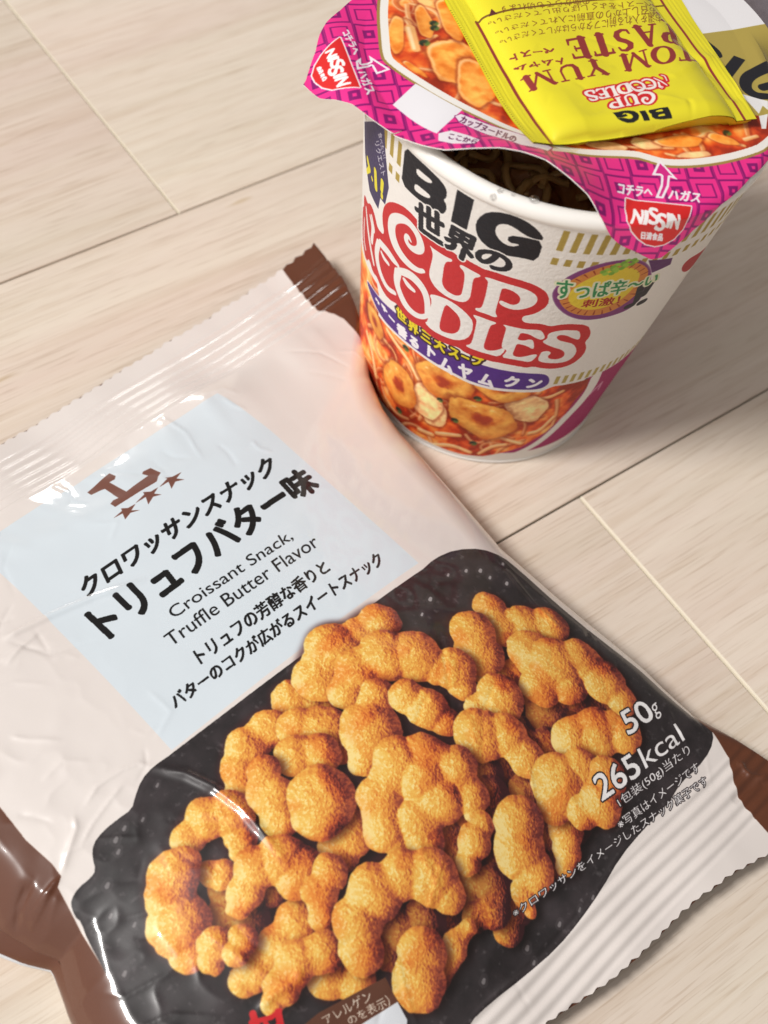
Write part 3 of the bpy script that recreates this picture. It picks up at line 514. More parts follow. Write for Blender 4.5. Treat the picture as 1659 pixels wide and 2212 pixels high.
def paint_snack(cv, chains, n1, n2, n3, seed, dark=0., gain=1.06):
    k = cv.k
    P = [np.array(c, float) for c in chains]
    al = np.concatenate(P); p = cv.px(al[:, :2]); b = cv.bb(p, al[:, 2].max() * k * 1.25 + 30)
    if not b:
        return
    r0, r1, c0, c1 = b
    X = np.arange(c0, c1)[None] + .5; Y = np.arange(r0, r1)[:, None] + .5
    wx = (n1[r0:r1, c0:c1] - .5) * .17 * k; wy = (n2[r0:r1, c0:c1] - .5) * .17 * k
    X = X + wx; Y = Y + wy
    h = np.full((r1 - r0, c1 - c0), -1e3); sk = .05 * k

    def smax(a, b):
        return np.maximum(a, b) + .25 * sk * np.clip(1 - np.abs(a - b) / sk, 0, 1) ** 2
    for c in P:
        q = cv.px(c[:, :2]); r = c[:, 2] * k * gain
        for i in range(len(q)):
            d = np.hypot(X - q[i, 0], Y - q[i, 1])
            a = np.where(d < r[i], np.sqrt(np.maximum(r[i] ** 2 - d * d, 0)), -(d - r[i]) * 2)
            h = smax(h, a)
            if i + 1 < len(q):
                dv = q[i + 1] - q[i]; L = dv @ dv + 1e-9
                t = np.clip(((X - q[i, 0]) * dv[0] + (Y - q[i, 1]) * dv[1]) / L, 0, 1)
                rr = (r[i] + t * (r[i + 1] - r[i])) * (1 - .13 * np.sin(t * math.pi))
                d = np.hypot(X - q[i, 0] - t * dv[0], Y - q[i, 1] - t * dv[1])
                h = smax(h, np.where(d < rr, np.sqrt(np.maximum(rr * rr - d * d, 0)), -(d - rr) * 2))
    m = np.clip(h * .5 + .8, 0, 1)
    m = np.clip(box1(box1(m, 1, 0), 1, 1), 0, 1)
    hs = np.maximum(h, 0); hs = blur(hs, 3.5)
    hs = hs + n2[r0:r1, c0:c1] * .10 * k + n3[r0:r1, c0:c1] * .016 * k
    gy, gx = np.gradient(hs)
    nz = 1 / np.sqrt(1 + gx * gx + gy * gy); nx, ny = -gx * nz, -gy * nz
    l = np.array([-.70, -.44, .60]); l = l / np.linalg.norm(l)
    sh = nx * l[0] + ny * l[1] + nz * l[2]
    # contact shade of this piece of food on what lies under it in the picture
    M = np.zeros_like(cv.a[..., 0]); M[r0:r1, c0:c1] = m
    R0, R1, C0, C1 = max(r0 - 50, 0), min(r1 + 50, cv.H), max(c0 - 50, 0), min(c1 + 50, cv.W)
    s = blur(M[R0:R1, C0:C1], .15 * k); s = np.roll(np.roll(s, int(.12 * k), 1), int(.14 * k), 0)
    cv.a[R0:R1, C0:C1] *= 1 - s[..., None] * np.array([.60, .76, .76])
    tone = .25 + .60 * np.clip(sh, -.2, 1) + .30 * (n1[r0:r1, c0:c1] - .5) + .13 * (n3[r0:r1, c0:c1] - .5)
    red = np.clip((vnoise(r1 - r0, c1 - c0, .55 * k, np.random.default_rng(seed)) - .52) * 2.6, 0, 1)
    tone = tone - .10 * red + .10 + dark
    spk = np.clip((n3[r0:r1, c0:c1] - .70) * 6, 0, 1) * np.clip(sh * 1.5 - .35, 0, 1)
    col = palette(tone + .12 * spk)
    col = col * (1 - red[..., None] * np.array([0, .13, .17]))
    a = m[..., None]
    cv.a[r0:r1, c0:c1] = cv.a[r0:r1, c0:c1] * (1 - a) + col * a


def chaikin(p, n=2):
    p = np.array(p, float)
    for _ in range(n):
        q = np.roll(p, -1, 0); p = np.stack([.75 * p + .25 * q, .25 * p + .75 * q], 1).reshape(-1, 2)
    return [tuple(x) for x in p]


def smooth(p, n=2):
    p = np.array(p, float)
    for _ in range(n if len(p) > 2 else 0):
        q = np.stack([.75 * p[:-1] + .25 * p[1:], .25 * p[:-1] + .75 * p[1:]], 1).reshape(-1, p.shape[1]); p = np.vstack([p[:1], q, p[-1:]])
    return p


def bag_art():
    cv = Canvas(-12.4, 12.4, -.2, 24.4, 80, PINK)
    H, W = cv.H, cv.W
    # pale blue window
    cv.ink(cv.poly(D['window']), PALE)
    # black stone plate
    bm = cv.poly(chaikin(D['dish'], 1)); M = cv.full(bm)
    win = cv.full(cv.poly(D['window'])); M = M * (1 - win)
    r = np.random.default_rng(3)
    f = fbm(H, W, 40, r, 5); g = fbm(H, W, 12, r, 3)
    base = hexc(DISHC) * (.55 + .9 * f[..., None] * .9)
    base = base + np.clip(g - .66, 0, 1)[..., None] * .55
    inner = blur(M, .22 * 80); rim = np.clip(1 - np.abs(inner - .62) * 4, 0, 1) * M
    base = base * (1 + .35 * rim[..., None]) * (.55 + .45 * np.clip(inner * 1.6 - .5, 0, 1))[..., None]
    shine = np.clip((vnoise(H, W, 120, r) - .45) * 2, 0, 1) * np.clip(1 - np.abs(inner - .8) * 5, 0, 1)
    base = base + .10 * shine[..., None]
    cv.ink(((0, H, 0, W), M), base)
    pre = cv.a.copy()
    for i, (x, y) in enumerate(D['beads']):
        rr = .07 + .05 * ((i * 37) % 5) / 5
        b = cv.stroke([(x, y, rr * 2.6), (x + .1, y - .06, rr * 2)])
        cv.ink(b, (90, 84, 86), .25)
        cv.ink(cv.stroke([(x, y, rr), (x + .06, y - .03, rr * .8)]), (220, 215, 215), .62 if i < 8 else .36)
    mi = (M * (inner > .55))[..., None]; cv.a = pre * (1 - mi) + cv.a * mi
    # the heap of golden snacks
    n1 = fbm(H, W, 44, r, 3); n2 = fbm(H, W, 40, r, 4); n3 = fbm(H, W, 4.2, r, 2)
    n3 = np.clip((n3 - .5) * 1.9 + .5, 0, 1)
    G = np.zeros((H, W))
    for ch in D['snacks']:
        for c in ch:
            G = np.maximum(G, cv.full(cv.stroke([(x, y, rr * 2.3) for x, y, rr in c])))
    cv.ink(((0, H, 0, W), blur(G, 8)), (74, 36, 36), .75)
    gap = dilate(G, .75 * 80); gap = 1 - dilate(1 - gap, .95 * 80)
    ys, xs = np.nonzero((gap > .5) & (blur(G, 6) < .7) & (np.arange(W)[None] > 80 * 6.6)); hf = np.random.default_rng(4)
    for n in range(26):
        q = hf.integers(len(ys)); x, y = xs[q] / 80 + cv.x0, ys[q] / 80 + cv.y0; a = hf.random() * 6.3; r1 = .42 + .22 * hf.random()
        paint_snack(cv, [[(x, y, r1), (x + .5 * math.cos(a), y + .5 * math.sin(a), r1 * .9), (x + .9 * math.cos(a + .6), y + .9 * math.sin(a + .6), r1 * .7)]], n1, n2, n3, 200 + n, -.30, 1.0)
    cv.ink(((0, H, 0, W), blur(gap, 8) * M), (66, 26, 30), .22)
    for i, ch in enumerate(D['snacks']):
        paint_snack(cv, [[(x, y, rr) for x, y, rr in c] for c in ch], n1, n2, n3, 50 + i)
    # brown side bands of the film
    lw = [(-9.9, -1)] + [(-9.9, 2.5), (-9.2, 6.5), (-8.55, 9.0)] + D['brown_l'] + [(-9.3, 18), (-9.3, 21), (-9.2, 25)]
    cv.ink(cv.poly([(-14, -1)] + lw + [(-14, 25)]), BROWN)
    rw = [(10.02, -1)] + D['brown_r'] + [(9.2, 6), (8.75, 9), (8.5, 14), (8.1, 18.5)] + [(7.9, 20.0), (7.95, 20.6), (7.75, 21.4), (7.3, 22.0), (7.05, 22.5), (7.0, 23.2), (6.95, 25)]
    cv.ink(cv.poly([(14, -1)] + rw + [(14, 25)]), BROWN)
    # maker's mark
    cv.ink(cv.poly(D['bag_logo']), (118, 74, 62))
    for s in D['bag_stars']:
        cv.ink(cv.poly(s), (118, 74, 62))
    # allergen panel and red lettering by the seal
    for s in D['bag_red']:
        cv.ink(cv.stroke(s), (205, 34, 40))
    cv.ink(cv.poly(D['allergen'][0]), (96, 58, 42)); cv.ink(cv.poly(D['allergen'][1]), (222, 226, 232))
    for st, q, c, emb, kw in D['bag_text']:
        cv.text(st, q, INK[c], emb, **kw)
    return cv


# ---------------------------------------------------------------- noodle soup picture (cup and lid)
def paint_soup(cv, M, rings, ovals, mush, herbs, noodles, seed):
    r = np.random.default_rng(seed); H, W = cv.H, cv.W; k = cv.k
    f = fbm(H, W, .9 * k, r, 4); g = fbm(H, W, .22 * k, r, 3)
    cols = np.array([(158, 46, 22), (204, 66, 28), (226, 100, 40), (234, 146, 68), (242, 186, 116)], float) / 255
    x = np.clip((f - .5) * 2.2 + .42 + (g - .5) * .7, 0, 1) * 4; i = np.minimum(x.astype(int), 3); u = (x - i)[..., None]
    base = cols[i] * (1 - u) + cols[i + 1] * u
    save = cv.a.copy(); cv.a[:] = base
    ys, xs = np.nonzero(M > .5)
    for n in range(46):
        j = r.integers(len(ys)); cx, cy = xs[j] / k + cv.x0, ys[j] / k + cv.y0; a = r.random() * 6.28; L = .5 + r.random() * 1.1; cu = (r.random() - .5) * 4.2
        pts = []
        for t in np.linspace(-1, 1, 7):
            aa = a + cu * t; pts.append((cx + L * t * math.cos(aa), cy + L * t * math.sin(aa), .12 + .05 * r.random()))
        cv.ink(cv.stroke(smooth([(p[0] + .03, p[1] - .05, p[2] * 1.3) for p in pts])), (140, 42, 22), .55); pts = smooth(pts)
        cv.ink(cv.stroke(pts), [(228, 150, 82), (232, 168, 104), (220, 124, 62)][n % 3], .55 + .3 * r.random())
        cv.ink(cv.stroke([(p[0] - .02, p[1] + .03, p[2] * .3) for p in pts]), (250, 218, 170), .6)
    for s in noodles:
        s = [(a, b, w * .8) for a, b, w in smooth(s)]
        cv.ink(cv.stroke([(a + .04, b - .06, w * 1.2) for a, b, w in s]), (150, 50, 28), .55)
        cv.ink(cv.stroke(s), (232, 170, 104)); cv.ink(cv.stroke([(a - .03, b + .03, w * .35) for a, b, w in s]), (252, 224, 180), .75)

    def ell(c, a, b):
        c, a, b = (np.array(q, float) for q in (c, a, b))
        e1, e2 = a - c, b - c; det = e1[0] * e2[1] - e1[1] * e2[0]
        ext = np.abs(e1) + np.abs(e2)
        bb = cv.bb(cv.px(np.array([c - ext * 1.15, c + ext * 1.15])))
        if not bb:
            return None
        r0, r1, c0, c1 = bb
        X = (np.arange(c0, c1)[None] + .5) / k + cv.x0 - c[0]; Y = (np.arange(r0, r1)[:, None] + .5) / k + cv.y0 - c[1]
        uu = (X * e2[1] - Y * e2[0]) / det; vv = (-X * e1[1] + Y * e1[0]) / det
        gg = g[r0:r1, c0:c1] - .5
        an = np.arctan2(vv, uu)
        return bb, np.hypot(uu, vv) * (1 + .17 * gg + .05 * np.sin(3 * an + c[0] * 3) + .04 * np.sin(5 * an + c[1] * 7)), (X * -.5 + Y * .8), gg, 

    def put(bb, m, col):
        r0, r1, c0, c1 = bb; m = m[..., None]; cv.a[r0:r1, c0:c1] = cv.a[r0:r1, c0:c1] * (1 - m) + col * m
    for c, a, b, rim in mush:
        pass
    for kind, c, a, b in ovals:
        e = ell(c, a, b)
        if not e:
            continue
        bb, rho, lit, gg = e
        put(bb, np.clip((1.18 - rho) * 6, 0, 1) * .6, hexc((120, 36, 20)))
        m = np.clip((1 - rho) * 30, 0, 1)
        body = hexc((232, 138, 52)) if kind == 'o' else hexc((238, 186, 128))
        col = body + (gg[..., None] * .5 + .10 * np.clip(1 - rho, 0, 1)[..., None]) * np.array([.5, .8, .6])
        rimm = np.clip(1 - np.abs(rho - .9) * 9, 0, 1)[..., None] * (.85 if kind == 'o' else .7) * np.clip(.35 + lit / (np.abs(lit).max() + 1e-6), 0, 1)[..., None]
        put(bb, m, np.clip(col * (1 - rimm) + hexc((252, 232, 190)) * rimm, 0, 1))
    for (c, a, b, hl) in rings:
        e = ell(c, a, b)
        if not e:
            continue
        bb, rho, lit, gg = e
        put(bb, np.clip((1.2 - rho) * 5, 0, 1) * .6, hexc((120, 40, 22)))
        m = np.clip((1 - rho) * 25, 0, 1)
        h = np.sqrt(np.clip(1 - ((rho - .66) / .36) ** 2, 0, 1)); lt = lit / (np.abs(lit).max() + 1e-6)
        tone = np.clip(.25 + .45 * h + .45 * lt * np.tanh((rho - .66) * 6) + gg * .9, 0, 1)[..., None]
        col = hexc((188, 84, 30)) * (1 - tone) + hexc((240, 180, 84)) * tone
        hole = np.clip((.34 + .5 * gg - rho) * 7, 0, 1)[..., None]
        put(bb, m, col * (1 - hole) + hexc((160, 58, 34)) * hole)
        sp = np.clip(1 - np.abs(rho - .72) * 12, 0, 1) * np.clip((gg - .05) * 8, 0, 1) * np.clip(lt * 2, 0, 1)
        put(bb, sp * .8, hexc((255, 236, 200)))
    for x, y, w in herbs:
        w = max(w, .2)
        for q in range(7):
            a = q * 2.4
            cv.ink(cv.stroke([(x + .5 * w * math.cos(a) * (.4 + .1 * q), y + .35 * w * math.sin(a), w * .5), (x + .9 * w * math.cos(a + .4) * .6, y + .5 * w * math.sin(a + .4), w * .2)]), [(44, 58, 40), (30, 44, 32), (86, 112, 52)][q % 3], .9)
    new = blur(cv.a, 1.0) * (.92 + .30 * f[..., None]); m = M[..., None]
    cv.a = save * (1 - m) + new * m


def logo_masks(cv, xf=None, grow=.29):
    """white letters and their red surround of the two-line word mark"""
    M = np.zeros((cv.H, cv.W))
    for s in D['logo_strokes']:
        q = xf(s) if xf else s
        M = np.maximum(M, cv.full(cv.stroke(smooth(q))))
    for rings in D['logo_polys']:
        q = [[tuple(p[:2]) for p in (xf([(a, b, 0) for a, b in rg]) if xf else [(a, b, 0) for a, b in rg])] for rg in rings]
        M = np.maximum(M, cv.full(cv.poly([chaikin(x, 1) for x in q])))
    ys, xs = np.nonzero(M > .1)
    if not len(ys):
        return M, M
    p = int(grow * cv.k * 2 + 4); r0, r1, c0, c1 = max(0, ys.min() - p), min(cv.H, ys.max() + p), max(0, xs.min() - p), min(cv.W, xs.max() + p)
    R = np.zeros_like(M); sub = M[r0:r1, c0:c1]
    g = dilate(sub, grow * cv.k * 1.6); g = 1 - dilate(1 - g, grow * cv.k * .6)
    R[r0:r1, c0:c1] = g
    return M, R


def cup_art():
    cv = Canvas(-9.4, 9.4, 0, 12.5, 80, (231, 227, 222)); H, W = cv.H, cv.W
    A = (0, H, 0, W)
    gold = (170, 146, 72)
    for i in range(-40, 40):                       # gold castellation round the top and above the picture
        x = .885 + .3215 * i
        if x < -3.55 or .6 < x < 8.5 or x < -5:
            if not (-5.55 < x < -4.55):
                cv.ink(cv.poly([(x, 11.07), (x + .005, 11.87), (x + .155, 11.87), (x + .158, 11.07)]), gold)
                cv.ink(cv.poly([(x - .005, 10.49), (x, 10.77), (x + .16, 10.77), (x + .16, 10.49)]), gold)
        x = 2.55 + .278 * i
        if x > 2.5 and x < 7.4:
            cv.ink(cv.poly([(x, 4.77), (x - .02, 5.2), (x + .12, 5.2), (x + .14, 4.77)]), (178, 158, 84))
    # food picture and magenta band
    mg = [(9.4, 5.0)] + [p for p in D['magenta'][:1]] + D['magenta'][1:5]
    cv.ink(cv.poly([(5.25, 4.72), (3.75, 4.72), (3.3, 3.6), (2.6, 2.4), (1.6, 1.3), (.5, .62), (1.5, .66), (3, .7), (9.4, .7), (9.4, 4.72)]), (96, 70, 84))
    cv.ink(cv.poly([(5.25, 4.72), (3.85, 4.72), (3.5, 3.7), (2.85, 2.5), (1.9, 1.4), (.95, .66), (3, .6), (9.4, .6), (9.4, 4.72)]), (160, 32, 96))
    cv.ink(cv.stroke([(3.6, 2.2, .1), (4.3, 3.0, .16), (4.9, 3.8, .1), (5.0, 3.3, .08)]), (214, 150, 180))
    M = cv.full(cv.poly(D['food'])); M = np.maximum(M, cv.full(cv.poly([(-9, .5), (-9, 5), (-4.2, 5.6), (-3, 3), (-2, 1), (-2.5, .5)])) * (np.arange(W)[None] < (9.4 - 4.0) * 80))
    rings = [(r[1][0], r[1][1], r[1][2], r[1][3]) for r in D['rings']]
    ov = [('p', m[0], m[1], m[2]) for m in D['cup_mush']]
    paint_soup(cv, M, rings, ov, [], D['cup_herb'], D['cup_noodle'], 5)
    cv.ink(cv.stroke(smooth(D['white_band'])), (231, 227, 222))
    # banner with the flavour name
    bn = cv.poly(chaikin(D['banner'])); cv.ink(cv.grow(bn, .05), (232, 224, 222)); cv.ink(bn, (84, 48, 130))
    for ch, q in D['banner_txt']:
        cv.text(ch, q, (236, 232, 236), .045, em=True)
    for ch, q in D['yellow_txt']:
        cv.text(ch, q, (226, 206, 40), .03, outline=.075, ocol=(60, 36, 44), em=True)
    # dark ribbon at the left
    rb = cv.poly(D['ribbon']); cv.ink(rb, (66, 58, 92))
    for s in D['ribbon_y']:
        cv.ink(cv.stroke(s), (224, 210, 60))
    for st, q in D['ribbon_t']:
        cv.text(st, q, (216, 212, 220), .01)
    # word mark, heavy BIG, and the line over it
    M, R = logo_masks(cv); cv.ink((A, R), (194, 48, 50)); cv.ink((A, M), (230, 226, 222))
    for rg in D['big']:
        cv.ink(cv.poly([chaikin(x, 1) if len(x) > 4 else x for x in rg]), (34, 32, 36))
    for ch, q in D['sekai']:
        v, t = glyph_tris(ch); uv = (v - v.min(0)) / (v.max(0) - v.min(0)); b = cv.grow(cv.tris(bilin(q, uv), t), .05)
        cv.ink(cv.grow(b, .05), (231, 227, 222)); cv.ink(b, (40, 38, 42))
    # round flavour badge
    b = cv.poly(chaikin(D['badge'])); cv.ink(cv.grow(b, .03), (150, 110, 150)); cv.ink(b, (126, 62, 118)); cv.ink(cv.poly(D['badge_rib']), (96, 50, 104)); cv.ink(cv.grow(cv.poly(chaikin(D['badge_in'])), .07), (206, 132, 66)); cv.ink(cv.poly(chaikin(D['badge_y'])), (222, 196, 60))
    for i in range(28):
        pin = np.array(D['badge_in']); n = len(pin); t = i / 28 * n; a = pin[int(t) % n]; bb = pin[(int(t) + 1) % n]; p = a + (bb - a) * (t % 1); c = pin.mean(0); q = p + (c - p) * .16
        cv.ink(cv.stroke([(p[0], p[1], .05), (q[0], q[1], .02)]), (150, 60, 40))
    for x, y, w in D['badge_leaf']:
        for j in range(6):
            a = j * 1.05; cv.ink(cv.stroke([(x + .16 * math.cos(a), y + .1 * math.sin(a), .16)]), [(150, 190, 70), (122, 168, 60)][j % 2])
    for s in D['badge_bang']:
        cv.ink(cv.stroke(s), (50, 48, 52))
    for st, q, c in D['badge_txt']:
        if c == 'green':
            cv.text(st, q, (58, 136, 84), .022, outline=.07, ocol=(220, 220, 190))
        else:
            cv.text(st, q, (160, 40, 40), .015)
    sl = cv.poly(chaikin(D['side_logo'])); cv.ink(sl, (176, 50, 56))
    cv.ink(cv.stroke([(6.3, 9.9, .06), (6.5, 10.2, .05), (6.6, 10.0, .05), (6.8, 10.4, .05)]), (220, 200, 200))
    cv.ink(cv.stroke([(5.9, 8.1, .05), (6.3, 8.9, .06), (6.6, 8.6, .05)]), (186, 110, 110), .7)
    return cv


def lid_art():
    cv = Canvas(-7.6, 7.6, -7.2, 7.6, 80, (238, 48, 140)); H, W = cv.H, cv.W; A = (0, H, 0, W)
    # woven diamond pattern
    X = (np.arange(W)[None] + .5) / 80 - 7.6 + .992; Y = (np.arange(H)[:, None] + .5) / 80 - 7.2 + 3.729
    a = math.radians(-26.5); p = (X * math.cos(a) + Y * math.sin(a)) / .77; q = (-X * math.sin(a) + Y * math.cos(a)) / .80
    i, j = np.floor(p + .5), np.floor(q + .5); u, v = p - i, q - j; par = (i + j) % 2
    d = np.maximum(np.abs(u), np.abs(v)); pu = (126, 18, 104)
    q2 = q + .35 * np.abs(((p + .5) % 2) - 1)
    zig = np.abs(((q2 + .5) % 1) - .5 + .0) 
    line = np.clip((.5 - d) * 40, 0, 1) * np.clip((d - .395) * 40, 0, 1) * (par < .5)
    chev = np.clip((.055 - np.abs(((q2) % 1) - .5)) * 60, 0, 1) * (par > .5) * 0
    dot = np.where(par < .5, np.clip((.21 - d) * 40, 0, 1) * np.clip((d - .055) * 40, 0, 1), np.clip((.32 - d) * 40, 0, 1) * np.clip((d - .235) * 40, 0, 1))
    edge = np.clip((d - .455) * 40, 0, 1) * (par > .5) * np.clip((np.abs(u) - .44) * 40, 0, 1)
    cv.ink((A, np.clip(line + dot + edge, 0, 1) * .92), pu)
    # picture panel: gold line, white border, soup photograph
    far = [(5.2, -3.9), (6.4, -1.0), (6.6, .1), (5.4, 3.6), (3.8, 5.4), (.5, 6.4), (-1.6, 6.0)]
    pan = D['panel'] + far
    b = cv.poly(chaikin(pan, 2))
    cv.ink(cv.grow(b, .11), (164, 136, 74)); cv.ink(cv.grow(b, .03), (238, 232, 226))
    Mf = cv.full(b); inn = 1 - dilate(1 - Mf, .19 * 80)
    ov = [('o', o[1][0], o[1][1], o[1][2]) for o in D['ov']] + [('o' if n % 2 else 'p', o[1][0], o[1][1], o[1][2]) for n, o in enumerate(D['ov2'])]
    cv.ink((A, Mf), (240, 236, 230))
    paint_soup(cv, inn, [], ov, [], D['lid_herb'], D['lid_noodle'], 9)
    # gold and white package part at the right
    R = [D['lid_gold'][0], D['lid_gold'][1], (7.4, -1.2), (7.4, 7), (4.0, 6), (3.4, 2.0)]
    cv.ink(cv.poly(R), (236, 234, 236)); cv.ink(cv.stroke([(*D['lid_gold'][0], .3), (*D['lid_gold'][1], .3)]), (236, 234, 236))
    cv.ink(cv.poly(D['lid_gold'][:2] + [(7.4, -1.3), (7.4, -5), (4.4, -4.4), (3.0, -3.6), D['lid_gold'][-2], D['lid_gold'][-1]]), (180, 160, 80))
    cv.ink(cv.poly(D['lid_I']), (34, 34, 40))
    for s in D['lid_G'] + D['lid_B']:
        cv.ink(cv.stroke(smooth(s)), (34, 34, 40))
    for s in D['lid_wt']:
        cv.ink(cv.poly(s), (238, 236, 236))
    # blank card where the square code sits, capsule, burst
    for nm, ocol in (('shield1', 0), ('shield2', 0)):
        b = cv.poly(D[nm]); cv.ink(cv.grow(b, .045), (244, 236, 236)); cv.ink(b, (216, 40, 40))
    for st, q in D['nissin']:
        for c, u0, u1, v0, v1 in (('N', 0, .19, 0, 1), ('I', .225, .285, 0, 1), ('S', .315, .505, .06, 1.28), ('S', .475, .665, -.3, .92), ('I', .695, .755, 0, 1), ('N', .79, .98, 0, 1)):
            cv.text(c, bilin(q, np.array([(u0, v0), (u1, v0), (u1, v1), (u0, v1)], float)), (246, 242, 242), .026)
    for st, q in D['nissin_s'] + D['kochira']:
        cv.text(st, q, (244, 236, 240), .018)
    for s in D['arrow']:
        b = cv.poly(s); cv.ink(b, (244, 238, 242)); (r0, r1, c0, c1), m = b
        cv.ink(((r0, r1, c0, c1), 1 - dilate(1 - m, .07 * 80)), (214, 44, 136))
    cv.ink(cv.poly(D['qr']), (236, 234, 238))
    b = cv.poly(D['capsule']); cv.ink(cv.grow(b, .04), (150, 30, 110)); cv.ink(cv.grow(b, .015), (240, 226, 236)); cv.ink(cv.poly(D['burst']), (238, 230, 236))
    for st, q in D['capsule_txt'] + D['burst_txt']:
        cv.text(st, q, (96, 30, 80), .014)
    cv.ink(cv.poly(D['tagbox']), (236, 226, 200))
    return cv


def sachet_art():
    cv = Canvas(-.4, 7.4, -.4, 8.2, 90, (232, 220, 46))
    red = (146, 52, 50)
    L = D['sa_lineL']; R = D['sa_lineR']
    cv.ink(cv.stroke([(L[0][0], L[0][1], .085), (L[1][0], L[1][1], .085)]), red)
    cv.ink(cv.stroke([(6.17, 5.1, .075), (6.1, .1, .075)]), red); cv.ink(cv.stroke([(6.17, 5.1, .075), (6.2, 8, .075)]), red)
    T = D['sa_lineT']; cv.ink(cv.stroke([(T[0][0], T[0][1], .07), (T[1][0], T[1][1] + .04, .07), (6.17, 4.93, .06)]), (120, 84, 30))
    cv.ink(cv.poly(D['sa_tri']), (90, 40, 40))
    for i in range(62):
        cv.ink(cv.stroke([(-.03 + .005 * i / 62, -.15 + i * .09, .035)]), (120, 104, 30), .8)
    for st, q, c, e in D['sa_txt']:
        cv.text(st, q, (128, 78, 34) if e == 0 else red, .018 if e else .008)
    for p in D['sa_bul']:
        cv.ink(cv.stroke([(p[0], p[1], .13)]), red)
    for st, q in D['sa_latin']:
        serif_text(cv, st, q, red)
    # heavy BIG and the small word mark reuse the cup's lettering
    al = np.array([p for rg in D['big'] for ring in rg for p in ring]); lo, hi = al.min(0), al.max(0)
    for rg in D['big']:
        cv.ink(cv.poly([[tuple(x) for x in bilin(D['sa_bigq'], (np.array(r) - lo) / (hi - lo))] for r in rg]), (30, 30, 32))
    al = np.array([p for rg in D['logo_polys'] for ring in rg for p in ring] + [p[:2] for s in D['logo_strokes'] for p in s]); lo, hi = al.min(0), al.max(0)
    Q = np.array(D['sa_logoq']); sc = np.linalg.norm(Q[1] - Q[0]) / (hi - lo)[0]

    def xf(s):
        s = np.array(s, float); p = bilin(Q, (s[:, :2] - lo) / (hi - lo)); return [(x, y, w * sc) for (x, y), w in zip(p, s[:, 2])]
    M, Rm = logo_masks(cv, xf, .055); A = (0, cv.H, 0, cv.W)
    cv.ink((A, Rm), (208, 36, 44)); cv.ink((A, M), (244, 238, 232))
    return cv


# =====================================================================
# materials
# =====================================================================
def nt(m):
    m.use_nodes = True
    return m.node_tree, m.node_tree.nodes['Principled BSDF']


def srgb(c):
    c = np.array(c, float) / 255
    v = np.where(c <= .04045, c / 12.92, ((c + .055) / 1.055) ** 2.4)
    return (*v, 1)


def bump_noise(t, b, scale, strength, dist, detail=3):
    tc = t.nodes.new('ShaderNodeTexCoord'); n = t.nodes.new('ShaderNodeTexNoise'); n.inputs['Scale'].default_value = scale; n.inputs['Detail'].default_value = detail
    bp = t.nodes.new('ShaderNodeBump'); bp.inputs['Strength'].default_value = strength; bp.inputs['Distance'].default_value = dist
    t.links.new(tc.outputs['Object'], n.inputs['Vector']); t.links.new(n.outputs['Fac'], bp.inputs['Height']); t.links.new(bp.outputs['Normal'], b.inputs['Normal'])


def plain(name, col, rough=.5, spec=.5, bump=None, coat=0):
    m = bpy.data.materials.new(name); t, b = nt(m)
    b.inputs['Base Color'].default_value = srgb(col); b.inputs['Roughness'].default_value = rough; b.inputs['Specular IOR Level'].default_value = spec
    b.inputs['Coat Weight'].default_value = coat; b.inputs['Coat Roughness'].default_value = .1
    if bump:
        bump_noise(t, b, *bump)
    return m


def printed(name, im, rough, spec=.5, bump=None, coat=0, coat_rough=.1):
    m = plain(name, (200, 200, 200), rough, spec, bump, coat); t, b = nt(m)
    b.inputs['Coat Roughness'].default_value = coat_rough
    uv = t.nodes.new('ShaderNodeUVMap'); uv.uv_map = 'print'
    tx = t.nodes.new('ShaderNodeTexImage'); tx.image = im; tx.extension = 'EXTEND'; tx.interpolation = 'Cubic'
    t.links.new(uv.outputs['UV'], tx.inputs['Vector']); t.links.new(tx.outputs['Color'], b.inputs['Base Color'])
    return m


# =====================================================================
# object helpers
# =====================================================================
def tag(o, label=None, cat=None, group=None, kind=None):
    for k, v in (('label', label), ('category', cat), ('group', group), ('kind', kind)):
        if v:
            o[k] = v
    return o


def empty(name, loc):
    o = bpy.data.objects.new(name, None); COL.objects.link(o); o.location = [c * CM for c in loc]; o.empty_display_size = .01
    return o


def mesh(name, V, F, mat, parent=None, smooth=True, uv=None, mats=None, matidx=None, origin=(0, 0, 0)):
    me = bpy.data.meshes.new(name); V = (np.asarray(V, float) - np.array(origin)) * CM; F = np.asarray(F)
    if F.ndim == 2:
        n = F.shape[1]
        me.vertices.add(len(V)); me.vertices.foreach_set('co', V.ravel())
        me.loops.add(F.size); me.loops.foreach_set('vertex_index', F.ravel().astype(np.int32))
        me.polygons.add(len(F)); me.polygons.foreach_set('loop_start', (np.arange(len(F)) * n).astype(np.int32))
        me.update(calc_edges=True)
    else:
        me.from_pydata([tuple(v) for v in V], [], [list(f) for f in F]); me.update()
    if uv is not None:
        l = me.uv_layers.new(name='print'); idx = np.empty(len(me.loops), np.int32); me.loops.foreach_get('vertex_index', idx)
        l.data.foreach_set('uv', np.asarray(uv, np.float32)[idx].ravel())
    me.polygons.foreach_set('use_smooth', np.full(len(me.polygons), bool(smooth)))
    for m in (mats or [mat]):
        me.materials.append(m)
    if matidx is not None:
        me.polygons.foreach_set('material_index', np.asarray(matidx, np.int32))
    me.validate()
    o = bpy.data.objects.new(name, me); COL.objects.link(o)
    if parent:
        o.parent = parent; o.location = (0, 0, 0)
    else:
        o.location = [c * CM for c in origin]
    return o


def gridf(nr, nc, flip=False, wrap=False):
    r, c = np.arange(nr - 1)[:, None], np.arange(nc if wrap else nc - 1)[None]; c2 = (c + 1) % nc
    q = np.stack([r * nc + c, r * nc + c2, (r + 1) * nc + c2, (r + 1) * nc + c], -1).reshape(-1, 4)
    return q[:, ::-1] if flip else q


